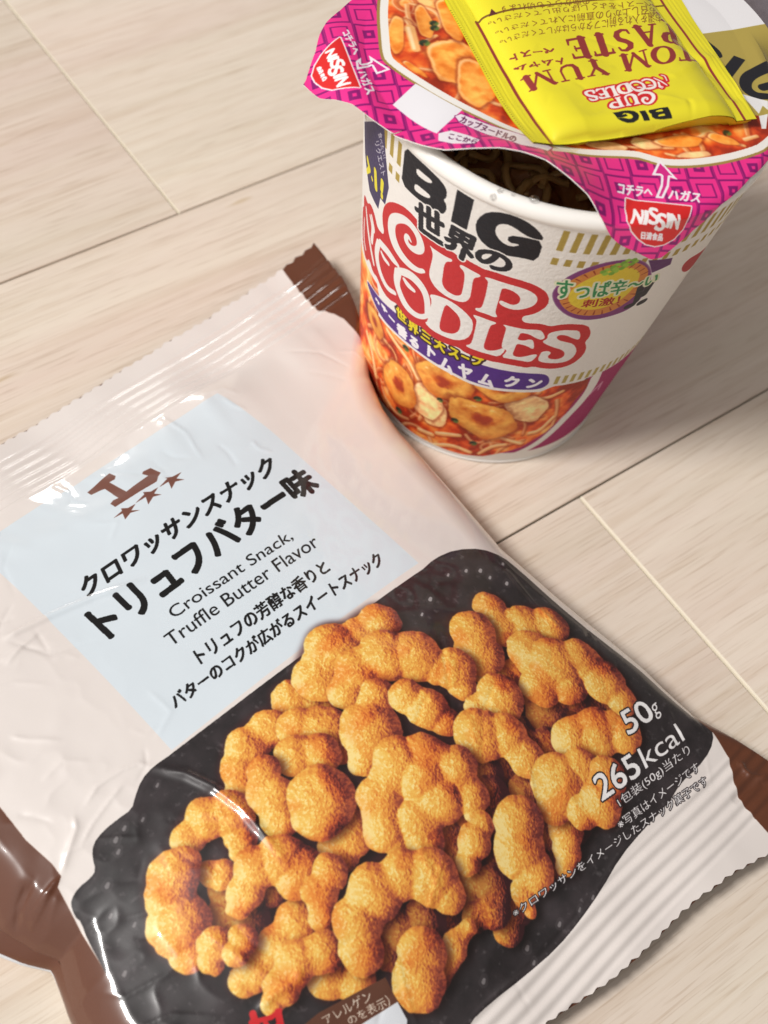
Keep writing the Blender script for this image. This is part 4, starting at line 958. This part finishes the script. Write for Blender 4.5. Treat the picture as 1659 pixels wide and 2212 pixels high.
def lathe(prof, n=160):
    prof = np.array(prof, float); th = np.arange(n) / n * 2 * math.pi
    V = np.stack([prof[:, :1] * np.cos(th), prof[:, :1] * np.sin(th), np.repeat(prof[:, 1:2], n, 1)], -1).reshape(-1, 3)
    return V, gridf(len(prof), n, wrap=True)


def polydist(x, y, pts):
    p = np.array(pts, float); d = np.full(x.shape, 1e9); tt = np.zeros(x.shape)
    for i in range(len(p) - 1):
        v = p[i + 1] - p[i]; L = v @ v + 1e-12
        t = np.clip(((x - p[i, 0]) * v[0] + (y - p[i, 1]) * v[1]) / L, 0, 1)
        e = np.hypot(x - p[i, 0] - t * v[0], y - p[i, 1] - t * v[1]); b = e < d
        d = np.where(b, e, d); tt = np.where(b, (i + t) / (len(p) - 1), tt)
    return d, tt


# =====================================================================
# floor: pale ash boards, long seams along x, bevelled butt joints
# =====================================================================
def floor_material():
    m = bpy.data.materials.new('pale_wood'); t, b = nt(m); N, Lk = t.nodes, t.links
    tc = N.new('ShaderNodeTexCoord'); at = N.new('ShaderNodeAttribute'); at.attribute_name = 'board'
    off = N.new('ShaderNodeVectorMath'); off.operation = 'SCALE'; off.inputs['Scale'].default_value = 3.7
    Lk.new(at.outputs['Color'], off.inputs[0])
    add = N.new('ShaderNodeVectorMath'); Lk.new(tc.outputs['Object'], add.inputs[0]); Lk.new(off.outputs[0], add.inputs[1])

    def noise(sx, sy, detail, rough=.6, dist=0):
        mp = N.new('ShaderNodeMapping'); mp.inputs['Scale'].default_value = (sx, sy, 1); mp.inputs['Rotation'].default_value = (0, 0, math.radians(1.2))
        n = N.new('ShaderNodeTexNoise'); n.inputs['Scale'].default_value = 1; n.inputs['Detail'].default_value = detail; n.inputs['Roughness'].default_value = rough; n.inputs['Distortion'].default_value = dist
        Lk.new(add.outputs[0], mp.inputs['Vector']); Lk.new(mp.outputs[0], n.inputs['Vector']); return n.outputs['Fac']

    def ramp(f, a, c, ca, cb):
        r = N.new('ShaderNodeValToRGB'); r.color_ramp.elements[0].position = a; r.color_ramp.elements[1].position = c
        r.color_ramp.elements[0].color = ca; r.color_ramp.elements[1].color = cb; Lk.new(f, r.inputs[0]); return r.outputs['Color']

    def mix(f, a, bb, mode='MIX'):
        x = N.new('ShaderNodeMix'); x.data_type = 'RGBA'; x.blend_type = mode
        if isinstance(f, float):
            x.inputs['Factor'].default_value = f
        else:
            Lk.new(f, x.inputs['Factor'])
        for s, k in ((a, 6), (bb, 7)):
            if isinstance(s, tuple):
                x.inputs[k].default_value = s
            else:
                Lk.new(s, x.inputs[k])
        return x.outputs[2]
    base = ramp(noise(5, 70, 4, .65, .6), .3, .72, srgb((215, 199, 183)), srgb((234, 222, 208)))
    tint = ramp(noise(3, 24, 3, .5, .4), .35, .68, srgb((225, 217, 200)), srgb((228, 208, 198)))
    c = mix(.45, base, tint)
    streak = ramp(noise(11, 330, 4, .65, .5), .47, .64, (1, 1, 1, 1), (.925, .895, .86, 1))
    c = mix(1.0, c, streak, 'MULTIPLY')
    pores = ramp(noise(55, 1500, 2, .5), .55, .70, (1, 1, 1, 1), (.86, .825, .79, 1))
    c = mix(1.0, c, pores, 'MULTIPLY')
    fleck = ramp(noise(28, 210, 2, .5), .73, .80, (1, 1, 1, 1), (.84, .78, .66, 1))
    c = mix(1.0, c, fleck, 'MULTIPLY')
    sep = N.new('ShaderNodeSeparateColor'); Lk.new(at.outputs['Color'], sep.inputs[0])
    br = ramp(sep.outputs[0], 0, 1, (.95, .94, .93, 1), (1.03, 1.03, 1.02, 1))
    c = mix(1.0, c, br, 'MULTIPLY')
    # darker brown towards the bottom of the seams
    sx = N.new('ShaderNodeSeparateXYZ'); Lk.new(tc.outputs['Object'], sx.inputs[0])
    dn = ramp(sx.outputs['Z'], 0, 1, (0, 0, 0, 1), (1, 1, 1, 1))
    mr = N.new('ShaderNodeMapRange'); mr.inputs['From Min'].default_value = -.0011; mr.inputs['From Max'].default_value = -.0004; Lk.new(sx.outputs['Z'], mr.inputs['Value'])
    c = mix(mr.outputs[0], srgb((112, 98, 74)), c)
    Lk.new(c, b.inputs['Base Color'])
    rr = N.new('ShaderNodeMapRange'); rr.inputs['To Min'].default_value = .36; rr.inputs['To Max'].default_value = .56; Lk.new(noise(9, 14, 3), rr.inputs['Value']); Lk.new(rr.outputs[0], b.inputs['Roughness']); b.inputs['Specular IOR Level'].default_value = .35
    bp = N.new('ShaderNodeBump'); bp.inputs['Strength'].default_value = .25; bp.inputs['Distance'].default_value = .0004
    Lk.new(noise(40, 900, 3), bp.inputs['Height']); Lk.new(bp.outputs['Normal'], b.inputs['Normal'])
    return m


def build_floor():
    S2, PW = 13.56, 16.31
    V, F, C, MI = [], [], [], []

    def board(x0, x1, y0, y1, wide):
        g, by, dp = .013, .03, .14                  # half gap, side bevel, depth
        bx = .070 if wide else .042                 # end bevel
        o = [(x0 + g, y0 + g), (x1 - g, y0 + g), (x1 - g, y1 - g), (x0 + g, y1 - g)]
        i = [(x0 + g + bx, y0 + g + by), (x1 - g - bx, y0 + g + by), (x1 - g - bx, y1 - g - by), (x0 + g + bx, y1 - g - by)]
        n = len(V); sg = [(1, 1), (-1, 1), (-1, -1), (1, -1)]
        V.extend([(x, y, -1.0) for x, y in o]); V.extend([(x, y, -dp) for x, y in o])
        V.extend([(x + a * bx * .45, y + c * by * .45, -.05) for (x, y), (a, c) in zip(o, sg)])
        V.extend([(x, y, 0) for x, y in i])
        for k in range(4):
            j = (k + 1) % 4
            for L in range(3):
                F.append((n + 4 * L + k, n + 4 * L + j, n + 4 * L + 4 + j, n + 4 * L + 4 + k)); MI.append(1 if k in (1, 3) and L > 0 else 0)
        F.append((n + 12, n + 13, n + 14, n + 15)); MI.append(0); col = rng.random(3); C.extend([col] * 16)
    for r in range(-6, 8):
        y0 = S2 + PW * (r - 1); y1 = y0 + PW
        ref = {0: 24.55, 2: 19.84, 1: -46.0}.get(r, 24.55 if r % 2 == 0 else -40 + 23 * (r % 3))
        x = ref - 90.9 * 2
        while x < 150:
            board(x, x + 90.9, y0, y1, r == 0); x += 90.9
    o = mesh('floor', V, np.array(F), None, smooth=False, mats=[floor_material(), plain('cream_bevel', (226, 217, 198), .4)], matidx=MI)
    a = o.data.color_attributes.new('board', 'FLOAT_COLOR', 'POINT')
    a.data.foreach_set('color', np.c_[np.array(C), np.ones(len(C))].astype(np.float32).ravel())
    tag(o, 'pale ash wood board floor', kind='structure')
    mesh('floor_base', [(-200, -110, -1.05), (170, -110, -1.05), (170, 150, -1.05), (-200, 150, -1.05)], np.array([(0, 1, 2, 3)]), plain('underfloor', (90, 78, 60), .9), smooth=False)['kind'] = 'structure'


# =====================================================================
# snack bag
# =====================================================================
def tab(t, pts):
    p = np.array(pts, float); return np.interp(t, p[:, 0], p[:, 1])


BAG_SL = [(0, -11.4), (2, -11.2), (3.5, -10.5), (6, -10.1), (9, -9.95), (11, -9.95), (12.3, -9.95), (13.2, -9.65), (13.75, -9.35), (14.9, -9.85), (16, -10.1), (20, -10.3), (22, -10.7), (24, -10.9)]
BAG_SR = [(0, 11.5), (2, 11.15), (2.9, 10.75), (3.84, 10.2), (5.5, 8.95), (6.7, 8.4), (7.7, 8.15), (10.7, 7.78), (12.7, 7.5), (14.8, 7.62), (18.1, 7.98), (19.9, 8.05), (21.2, 8.45), (22.3, 8.7), (24, 8.9)]
BAG_TB = [(-11, 22.55), (-1.4, 22.75), (.6, 23.15), (4.0, 23.35), (5.66, 23.64), (6.5, 23.85), (9, 24.1)]
CREASE = [('a', .085, .10, 0), ('b', .085, .11, 0), ('c', .04, .05, 1), ('d', .07, .5, 0), ('e', .04, .06, 1), ('f', .05, .06, 1), ('g', .04, .05, 1), ('h', .06, .09, 1), ('i', .07, .10, 0), ('j', -.12, .10, 1), ('k', .04, .05, 1), ('l', .04, .18, 0),
          ('m', .10, .12, 1), ('n', -.10, .14, 1), ('o', .05, .10, 1), ('p', .05, .10, 1), ('q', .07, .06, 1), ('r', .06, .05, 1), ('t', -.10, .09, 1), ('u', .05, .06, 1), ('v', .04, .05, 1)]
_cr = np.random.default_rng(77)
FINE = []                                   # small random crinkles of the film
for _i in range(90):
    if _i < 34:
        _s, _t, _a = -9.3 + 5.2 * _cr.random(), 5 + 12 * _cr.random(), _cr.normal(.6, .7)
    elif _i < 58:
        _s, _t, _a = 1 + 7 * _cr.random(), 14.5 + 6.5 * _cr.random(), _cr.normal(-.9, .6)
    elif _i < 74:
        _s, _t, _a = -8.5 + 9 * _cr.random(), 17.5 + 4 * _cr.random(), _cr.normal(1.2, .6)
    else:
        _s, _t, _a = -6 + 15 * _cr.random(), 2.8 + 3.5 * _cr.random(), _cr.normal(1.45, .35)
    _L = .35 + 1.1 * _cr.random() ** 2; _k = _cr.normal(0, .25)
    FINE.append(([(_s - _L * math.cos(_a), _t - _L * math.sin(_a)), (_s + _k * math.sin(_a), _t - _k * math.cos(_a)), (_s + _L * math.cos(_a), _t + _L * math.sin(_a))], _cr.choice([-1, 1]) * (.010 + .022 * _cr.random()), .04 + .05 * _cr.random()))



def bag_surface(s, t, r):
    z = bag_zf(s, t)
    body = sstep(2.4, 6, t) * (1 - sstep(18.5, 22, t))
    n = lambda k, sd: fbm_at(s, t, k, sd)
    z = z + .05 * (n(2.6, 1) - .5) * body + .010 * (n(.8, 2) - .5) * (.3 + .7 * body)
    crumple = (sstep(-3.5, -7.5, s) if False else (1 - sstep(-7.5, -3.0, s))) * sstep(4, 8, t) * (1 - sstep(17, 21, t))
    rid = np.abs(n(1.1, 3) - .5) * 2
    z = z + crumple * .028 * (1 - rid) ** 3
    def crease(z, pts, h, w, cusp):
        p = np.array(pts); m = (s > p[:, 0].min() - 4 * w) & (s < p[:, 0].max() + 4 * w) & (t > p[:, 1].min() - 4 * w) & (t < p[:, 1].max() + 4 * w)
        if m.any():
            d, tt = polydist(s[m], t[m], pts)
            f = np.exp(-np.sqrt((d / w) ** 2 + .02) * 1.3) if cusp else np.exp(-(d / w) ** 2)
            z[m] += h * f * np.clip(np.sin(np.clip(tt, .02, .98) * math.pi) * 1.8, 0, 1)
        return z
    z = np.array(z)
    for k, h, w, cu in CREASE:
        z = crease(z, D['creases'][k], h, w, cu)
    for pts, h, w in FINE:
        z = crease(z, pts, h, w, 1)
    # soft pleats running out of both seals
    for c, sg, L in ((2.7, 1, 3.2), (20.9, -1, 3.4)):
        u = sg * (t - c); win = sstep(-.3, .5, u) * (1 - sstep(.6, L, u))
        z = z + win * .045 * (fbm_at(s * 1.0 + .25 * u * np.sign(s), t * .12, .9, 11) - .5) * 2
    # heat-seal ribs
    for lo, hi in ((.75, 2.75), (21.3, 23.1)):
        wv = sstep(lo, lo + .15, t) * (1 - sstep(hi - .15, hi, t))
        z = z + wv * .034 * np.sin((t + .05 * np.sin(s * .7)) * 2 * math.pi / .36)
    wl = (1 - sstep(2.6, 4.2, t)) + sstep(19.6, 21.5, t)
    z = z + wl * .05 * np.sin(s * 1.3 + 1.1) * np.sin(s * .47)
    z = z + wl * .05 * (n(1.3, 4) - .5)
    return z


_nc = {}


def fbm_at(s, t, k, sd):
    if sd not in _nc:
        _nc[sd] = np.random.default_rng(100 + sd).random((64, 64))
    g = _nc[sd]; out = 0; amp = 1; tot = 0
    for o in range(2):
        x = (s + 20) / k; y = (t + 3) / k; xi, yi = np.floor(x).astype(int), np.floor(y).astype(int); fx, fy = x - xi, y - yi
        fx = fx ** 3 * (fx * (fx * 6 - 15) + 10); fy = fy ** 3 * (fy * (fy * 6 - 15) + 10)
        q = lambda a, b: g[(yi + b) % 64, (xi + a) % 64]
        out = out + amp * ((q(0, 0) * (1 - fx) + q(1, 0) * fx) * (1 - fy) + (q(0, 1) * (1 - fx) + q(1, 1) * fx) * fy); tot += amp; amp *= .45; k = k * .47
    return out / tot


def build_bag():
    root = empty('snack_bag', (16, 14, 0))
    tag(root, 'glossy beige and brown snack bag with a pale blue window and printed golden snacks', 'snack bag')
    NB, NA = 470, 400
    a = np.linspace(-1, 1, NA); a = np.sign(a) * (1 - (1 - np.abs(a)) ** 1.35)      # finer towards the sides
    b = np.linspace(0, 1, NB)
    B, Aa = np.meshgrid(b, a, indexing='ij')
    S = Aa * 10
    for _ in range(3):
        tb = tab(S, BAG_TB); T = .25 + B * (tb - .25)
        zz = np.abs(((S * 2.5) % 1) * 2 - 1) - .5
        jit = (fbm_at(S, S * 0, .7, 7) - .5) * .12
        T = T + (zz * .09 + jit) * (np.clip(1 - B * 60, 0, 1) + np.clip(1 - (1 - B) * 60, 0, 1) * .8)
        sl, sr = tab(T, BAG_SL), tab(T, BAG_SR)
        S = (sl + sr) / 2 + Aa * (sr - sl) / 2
    Zt = bag_surface(S, T, 0)
    bell = sstep(2.2, 6.5, T) * (1 - sstep(18.5, 22.3, T))
    dist = np.minimum(S - sl, sr - S)
    zl = bag_zf(sl + .8, T); zr = bag_zf(sr - .8, T)
    zedge = np.where(Aa < 0, zl, zr)
    gap = .03 + (.30 + .28 * zedge) * bell * np.where(Aa < 0, 1.0, 1.1)
    ze = np.maximum(zedge - gap, .12); R = .12 + np.where(Aa < 0, 1.0, 1.1) * bell
    E = np.sqrt(np.clip(1 - (1 - np.clip(dist / R, 0, 1)) ** 2, 0, 1))
    q = np.clip(dist / R, 0, 1); E = np.where(Aa < 0, 1 - (1 - q) ** 1.75, E)     # left side: a flatter, sharply folded facet
    Z = ze + (Zt - ze) * E
    x, y = bag_to_world(S, T)
    V = np.stack([x, y, Z], -1).reshape(-1, 3)
    uv = np.stack([(S + 12.4) / 24.8, (T + .2) / 24.6], -1).reshape(-1, 2)
    art = bag_art().image('bag_artwork')
    film = printed('printed_film', art, .32, .5, (900, .03, .0002, 2), .9, .055)
    F = gridf(NB, NA, flip=True)
    mesh('front_panel', V, F, film, root, uv=uv, origin=(16, 14, 0))
    # back panel: bellies out under the edge, then lies on the floor
    NA2 = 90; a2 = np.linspace(-1, 1, NA2); a2 = np.sign(a2) * (1 - (1 - np.abs(a2)) ** 1.6)
    ib = np.linspace(0, NB - 1, 160).astype(int)
    A2 = np.repeat(a2[None], len(ib), 0); sl2, sr2, T2 = sl[ib][:, :1], sr[ib][:, :1], T[ib]
    slr = tab(T2[:, :1], BAG_SL); srr = tab(T2[:, -1:], BAG_SR); be = bell[ib][:, :1]
    t0, t1 = T2[:, :1], T2[:, -1:]
    Tb = t0 + (t1 - t0) * (a2[None] + 1) / 2
    S2 = (slr + srr) / 2 + A2 * (srr - slr) / 2
    Tb = np.stack([np.interp(S2[i], S[ib[i]], T[ib[i]]) for i in range(len(ib))])
    zf = np.stack([np.interp(S2[i], S[ib[i]], ze[ib[i]]) for i in range(len(ib))])
    d2 = np.minimum(S2 - slr, srr - S2); E2 = np.sqrt(np.clip(1 - (1 - np.clip(d2 / (.1 + 1.5 * be), 0, 1)) ** 2, 0, 1))
    Ztb = np.stack([np.interp(S2[i], S[ib[i]], Z[ib[i]]) for i in range(len(ib))])
    zlow = .06 + (1 - be) * np.maximum(Ztb - .10, 0)
    Zb = np.where(d2 <= 1e-9, zf, zf - .02 - (zf - zlow) * E2)
    Zb = np.minimum(Zb, Ztb - .012)
    bul = np.where(A2 < 0, -.55 * be * np.exp(-((Tb - 11.2) / 2.6) ** 2) - .12 * be, .15 * be)
    S3 = S2 + bul * np.sin(np.clip(E2, 0, 1) * math.pi) * 1.2
    x, y = bag_to_world(S3, Tb)
    Vb = np.stack([x, y, np.maximum(Zb, .05)], -1).reshape(-1, 3)
    Fb = gridf(len(ib), NA2)
    ctr = d2[:-1, :-1].ravel(); silver = (E2[:-1, :-1].ravel() > .26) & (Tb[:-1, :-1].ravel() > 9.3) & (be[:-1].repeat(NA2 - 1, 1).ravel() > .2)
    mesh('back_panel', Vb, Fb, None, root, mats=[plain('brown_film', BROWN, .28, .5, None, .4), plain('silver_film', (214, 218, 224), .35, .5, (60, .3, .002), .2)], matidx=silver.astype(int), origin=(16, 14, 0))
    return root


# =====================================================================
# noodle cup, its lid, the paste sachet, water drops
# =====================================================================
def build_cup():
    cx, cy = CUP
    root = empty('noodle_cup', (cx, cy, 0)); tag(root, 'tall white paper noodle cup', 'noodle cup')
    root['label'] = 'tall white paper noodle cup with red and white lettering, standing half open on the boards'
    n, m = 360, 150
    z = np.linspace(.10, 12.05, m); th = CUP_TH0 + np.linspace(-math.pi, math.pi, n)
    Zg, Th = np.meshgrid(z, th, indexing='ij'); R = cup_r(Zg)
    V = np.stack([cx + R * np.cos(Th), cy + R * np.sin(Th), Zg], -1).reshape(-1, 3)
    uv = np.stack([((Th - CUP_TH0) * CUP_K + 9.4) / 18.8, Zg / 12.5], -1).reshape(-1, 2)
    art = cup_art().image('cup_artwork')
    mesh('cup_wall', V, gridf(m, n), printed('printed_paper', art, .62, .3, (700, .35, .0006, 3)), root, uv=uv, origin=(cx, cy, 0))
    white = plain('white_plastic', (238, 235, 230), .32, .5)
    rim = [(5.06 + .0, 11.2)]
    pr = [(5.13, 11.75)] + [(5.36 + .235 * math.cos(a), 12.16 + .25 * math.sin(a)) for a in np.linspace(math.pi * .98, -math.pi * .62, 26)]
    Vr, Fr = lathe(pr, 240); mesh('cup_rim', Vr + [cx, cy, 0], Fr[:, ::-1], white, root, origin=(cx, cy, 0))
    inner = plain('inner_wall', (206, 186, 164), .6, .3)
    Vi, Fi = lathe([(5.12, 11.76), (5.06, 11.2), (4.75, 9.0), (4.5, 7.0)], 160); mesh('inner_wall', Vi + [cx, cy, 0], Fi, inner, root, origin=(cx, cy, 0))
    Vf, Ff = lathe([(4.02, .13), (4.06, .07), (4.03, .015), (3.9, .0), (3.7, .0), (3.62, .25), (0.01, .25)], 200); mesh('base_ring', Vf + [cx, cy, 0], Ff[:, ::-1], white, root, origin=(cx, cy, 0))
    # the noodles inside: a lumpy dark surface with strands and pieces
    k = 70; rr = np.linspace(0, 1, k); tt = np.linspace(0, 2 * math.pi, 121)
    Rr, Tt = np.meshgrid(rr, tt, indexing='ij'); X = 4.62 * Rr * np.cos(Tt); Y = 4.62 * Rr * np.sin(Tt)
    Zc = 9.0 + .8 * (fbm_at(X, Y, 1.4, 21) - .5) + .35 * np.sin(X * 5 + 2 * np.sin(Y * 2)) * (fbm_at(X, Y, 2, 22) > .5) * .6
    mm = plain('dark_noodles', (196, 130, 76), .45, .5, (300, .4, .002)); mesh('noodles', np.stack([cx + X, cy + Y, Zc], -1).reshape(-1, 3), gridf(k, 121), mm, root, origin=(cx, cy, 0))
    nr = np.random.default_rng(6); SV, SF = [], []
    for _ in range(60):
        a = nr.random() * 6.28; r0 = 4.0 * math.sqrt(nr.random()); px, py = r0 * math.cos(a), r0 * math.sin(a); hd = nr.random() * 6.28; cu = nr.normal(0, .5); pts = []
        for q in range(16):
            pts.append((px, py)); hd += cu * .35 + nr.normal(0, .12); px += .2 * math.cos(hd); py += .2 * math.sin(hd)
            if math.hypot(px, py) > 4.3:
                hd += 2.2
        pts = np.array(pts); zz = 9.25 + .35 * nr.random() + .15 * np.sin(np.arange(16) * .8 + a)
        d = np.gradient(pts, axis=0); nn = np.stack([-d[:, 1], d[:, 0]], -1) / np.linalg.norm(d, axis=1)[:, None]
        b0 = len(SV)
        for q in range(16):
            for e in range(6):
                t6 = e * math.pi / 3; SV.append((cx + pts[q, 0] + nn[q, 0] * .12 * math.cos(t6), cy + pts[q, 1] + nn[q, 1] * .12 * math.cos(t6), zz[q] + .09 * math.sin(t6)))
        SF.append(gridf(16, 6, wrap=True) + b0)
    mesh('noodle_strands', SV, np.concatenate(SF), plain('wet_noodle', (222, 176, 112), .3, .5), root, origin=(cx, cy, 0))
    return root


def lid_radius(th):
    pts = [(x, y) for x, y in D['lid_outline'] + D['lid_outline2']] + [(3.6, -4.62), (4.7, -3.85), (5.7, -2.55)] + list(D['lid_outR']) + [(6.2, 1.6), (5.5, 3.2), (4.3, 4.6), (2.6, 5.7), (.8, 6.2), (-1.2, 6.15), (-2.8, 5.5)]
    p = np.array(pts); a = np.arctan2(p[:, 1], p[:, 0]); r = np.hypot(p[:, 0], p[:, 1]); i = np.argsort(a); a, r = a[i], r[i]
    a = np.r_[a - 2 * math.pi, a, a + 2 * math.pi]; r = np.r_[r, r, r]
    return np.interp(th, a, r)


def build_lid():
    cx, cy = CUP; root = empty('cup_lid', (cx, cy, 12.4))
    tag(root, 'magenta patterned paper lid half peeled back from the noodle cup, red shields on its tabs', 'lid')
    nr, na = 260, 720
    rho = 1 - (1 - np.linspace(0.002, 1, nr)) ** 1.5; th = np.linspace(-math.pi, math.pi, na)
    Rh, Th = np.meshgrid(rho, th, indexing='ij'); R = Rh * lid_radius(Th); X, Y = R * np.cos(Th), R * np.sin(Th)
    Z = lid_z(X, Y) + .035 * (fbm_at(X, Y, 1.7, 31) - .5) * sstep(3, 5.5, np.hypot(X, Y))
    V = np.stack([cx + X, cy + Y, Z], -1).reshape(-1, 3); tx, ty = lid_tex(X, Y); uv = np.stack([(tx + 7.6) / 15.2, (ty + 7.2) / 14.8], -1).reshape(-1, 2)
    art = lid_art().image('lid_artwork')
    mesh('lid_print', V, gridf(nr, na), printed('printed_lid', art, .34, .5, (300, .06, .0003), .25, .15), root, uv=uv, origin=(cx, cy, 12.4))
    gx = (lid_z(X + .02, Y) - lid_z(X - .02, Y)) / .04; gy = (lid_z(X, Y + .02) - lid_z(X, Y - .02)) / .04
    q = np.sqrt(1 + gx * gx + gy * gy); o = .028
    V2 = np.stack([cx + X + gx / q * o, cy + Y + gy / q * o, Z - o / q], -1).reshape(-1, 3)
    VV = np.concatenate([V[-na:] - [0, 0, .001], V2[-na:]])
    F2 = gridf(nr, na, flip=True); e = gridf(2, na, flip=True)
    e = np.where(e < na, e + nr * na, e - na + (nr - 1) * na)
    mesh('lid_underside', np.concatenate([V2, VV[:na]]), np.concatenate([F2, e]), plain('white_paper', (222, 218, 214), .6), root, origin=(cx, cy, 12.4))


def build_sachet():
    cx, cy = CUP; root = empty('paste_sachet', (cx, cy, 12.9)); tag(root, 'yellow paste sachet with dark red lettering lying upside down on the magenta lid', 'sachet')
    n, m = 150, 170
    U, Wv = np.meshgrid(np.linspace(0, 1, n), np.linspace(0, 1, m), indexing='ij')
    Q0 = -.19 + .05 * 6.4 * U; q = Q0 + Wv * (7.6 - Q0); p = (-.13 + .015 * q) + U * (6.58 + .055 * q)
    x, y = sachet_to_lid(p, q); z = sachet_top(p, q)
    w = (fbm_at(p, q, 1.3, 41) - .5) * .10 + .02 * (np.abs(p - .25) < .22) * np.sin(p * 60)
    d, tt = polydist(p, q, [(6.3, 2.6), (5.2, 1.9), (4.6, 1.6)]); w = w + .03 * np.exp(-(d / .14) ** 2)
    d, tt = polydist(p, q, [(5.6, 3.1), (6.0, 2.2), (6.25, 1.0)]); w = w - .05 * np.exp(-(d / .2) ** 2)
    d, tt = polydist(p, q, [(4.35, -.1), (4.5, .5)]); w = w - .05 * np.exp(-(d / .07) ** 2)
    sr = np.random.default_rng(8)
    for _ in range(26):
        a = sr.normal(.5, 1.0); c = (.7 + 5.2 * sr.random(), .3 + 5 * sr.random()); L = .2 + .7 * sr.random()
        d, tt = polydist(p, q, [(c[0] - L * math.cos(a), c[1] - L * math.sin(a)), (c[0] + .1, c[1]), (c[0] + L * math.cos(a), c[1] + L * math.sin(a))])
        w = w + sr.choice([-1, 1]) * .018 * np.exp(-d / .07) * np.sin(np.clip(tt, 0, 1) * math.pi)
    w = w + .018 * np.sin(p * 52) * (np.clip(1 - np.abs(p - .24) / .26, 0, 1) + np.clip(1 - np.abs(p - 6.45) / .26, 0, 1))
    z = z + w * np.clip(Wv * 12, 0.15, 1)
    V = np.stack([cx + x, cy + y, z], -1).reshape(-1, 3); uv = np.stack([(p + .4) / 7.8, (q + .4) / 8.6], -1).reshape(-1, 2)
    art = sachet_art().image('sachet_artwork')
    mesh('sachet_front', V, gridf(n, m, flip=True), printed('printed_sachet', art, .34, .5, (700, .04, .0002), .5, .14), root, uv=uv, origin=(cx, cy, 12.9))
    seal = np.minimum(np.minimum(p - p[:1], p[-1:] - p), q - q[:, :1]); bz = np.maximum(lid_z(x, y) + .03, z - .02 - .9 * sstep(0, .35, seal))
    Vb = np.stack([cx + x, cy + y, np.minimum(bz, z - .012)], -1)
    bi = np.zeros((n, m), int)
    mesh('sachet_back', Vb.reshape(-1, 3), gridf(n, m), plain('yellow_film', (222, 210, 46), .35, .5, None, .4), root, origin=(cx, cy, 12.9))


def build_drops():
    cx, cy = CUP; m = bpy.data.materials.new('water'); t, b = nt(m)
    b.inputs['Base Color'].default_value = (1, 1, 1, 1); b.inputs['Roughness'].default_value = .02; b.inputs['IOR'].default_value = 1.33; b.inputs['Transmission Weight'].default_value = 1
    spots = [(-141.5, 5.28, .13, 'largest clear water drop on the inner edge of the white cup rim'), (-150.5, 5.40, .075, 'small clear water drop on the rim, left of the largest drop'), (-151.5, 5.56, .085, 'clear water drop on the outer shoulder of the white rim'), (-147, 5.36, .05, 'tiny clear water drop between two others on the rim')]
    n, k = 24, 9
    for a, r, s, lb in spots:
        th = math.radians(a); ang = math.acos(max(-1, min(1, (r - 5.345) / .255))); z = 12.15 + .26 * math.sin(ang)
        V = [(0, 0, s * .75)]; ph = np.linspace(0, 1, k)[1:]
        pr = [(s * math.sin(q * 1.75), s * .78 * math.cos(q * 1.75)) for q in ph]
        Vl, F = lathe([(s * .02, s * .78)] + pr + [(.001, pr[-1][1])], n)
        nx = (math.cos(ang) * math.cos(th), math.cos(ang) * math.sin(th), math.sin(ang)); M = np.array(Vector(nx).to_track_quat('Z', 'Y').to_matrix())
        c = np.array([cx + r * math.cos(th), cy + r * math.sin(th), z])
        o = mesh('water_drop', Vl @ M.T + c, F[:, ::-1], m, origin=c); tag(o, lb, 'water drop', 'water drops on the cup rim')


def build_cushion():
    m = plain('grey_fabric', (104, 98, 104), .9, .2, (220, .6, .003)); V, F = [], []
    n = 24; cx, cy, w, d, h = 58.0, 38.5, 13.5, 13.0, 5.0
    u = np.linspace(-1, 1, n); X, Y = np.meshgrid(u, u, indexing='ij'); sx = np.sign(X) * (1 - (1 - np.abs(X)) ** 1.8); sy = np.sign(Y) * (1 - (1 - np.abs(Y)) ** 1.8)
    k = np.sqrt(np.clip(1 - np.maximum(np.abs(X), np.abs(Y)) ** 6, 0, 1))
    top = np.stack([cx + w * sx, cy + d * sy, h / 2 + h / 2 * k + .1], -1).reshape(-1, 3); bot = np.stack([cx + w * sx, cy + d * sy, h / 2 + .1 - h / 2 * k], -1).reshape(-1, 3)
    o = mesh('floor_cushion', np.concatenate([top, bot]), np.concatenate([gridf(n, n), gridf(n, n, flip=True) + n * n]), m, origin=(cx, cy, 0))
    tag(o, 'dark grey fabric cushion edge on the floor behind the noodle cup', 'cushion')


build_floor()
build_cushion()
build_cup()
build_lid()
build_sachet()
build_drops()
build_bag()
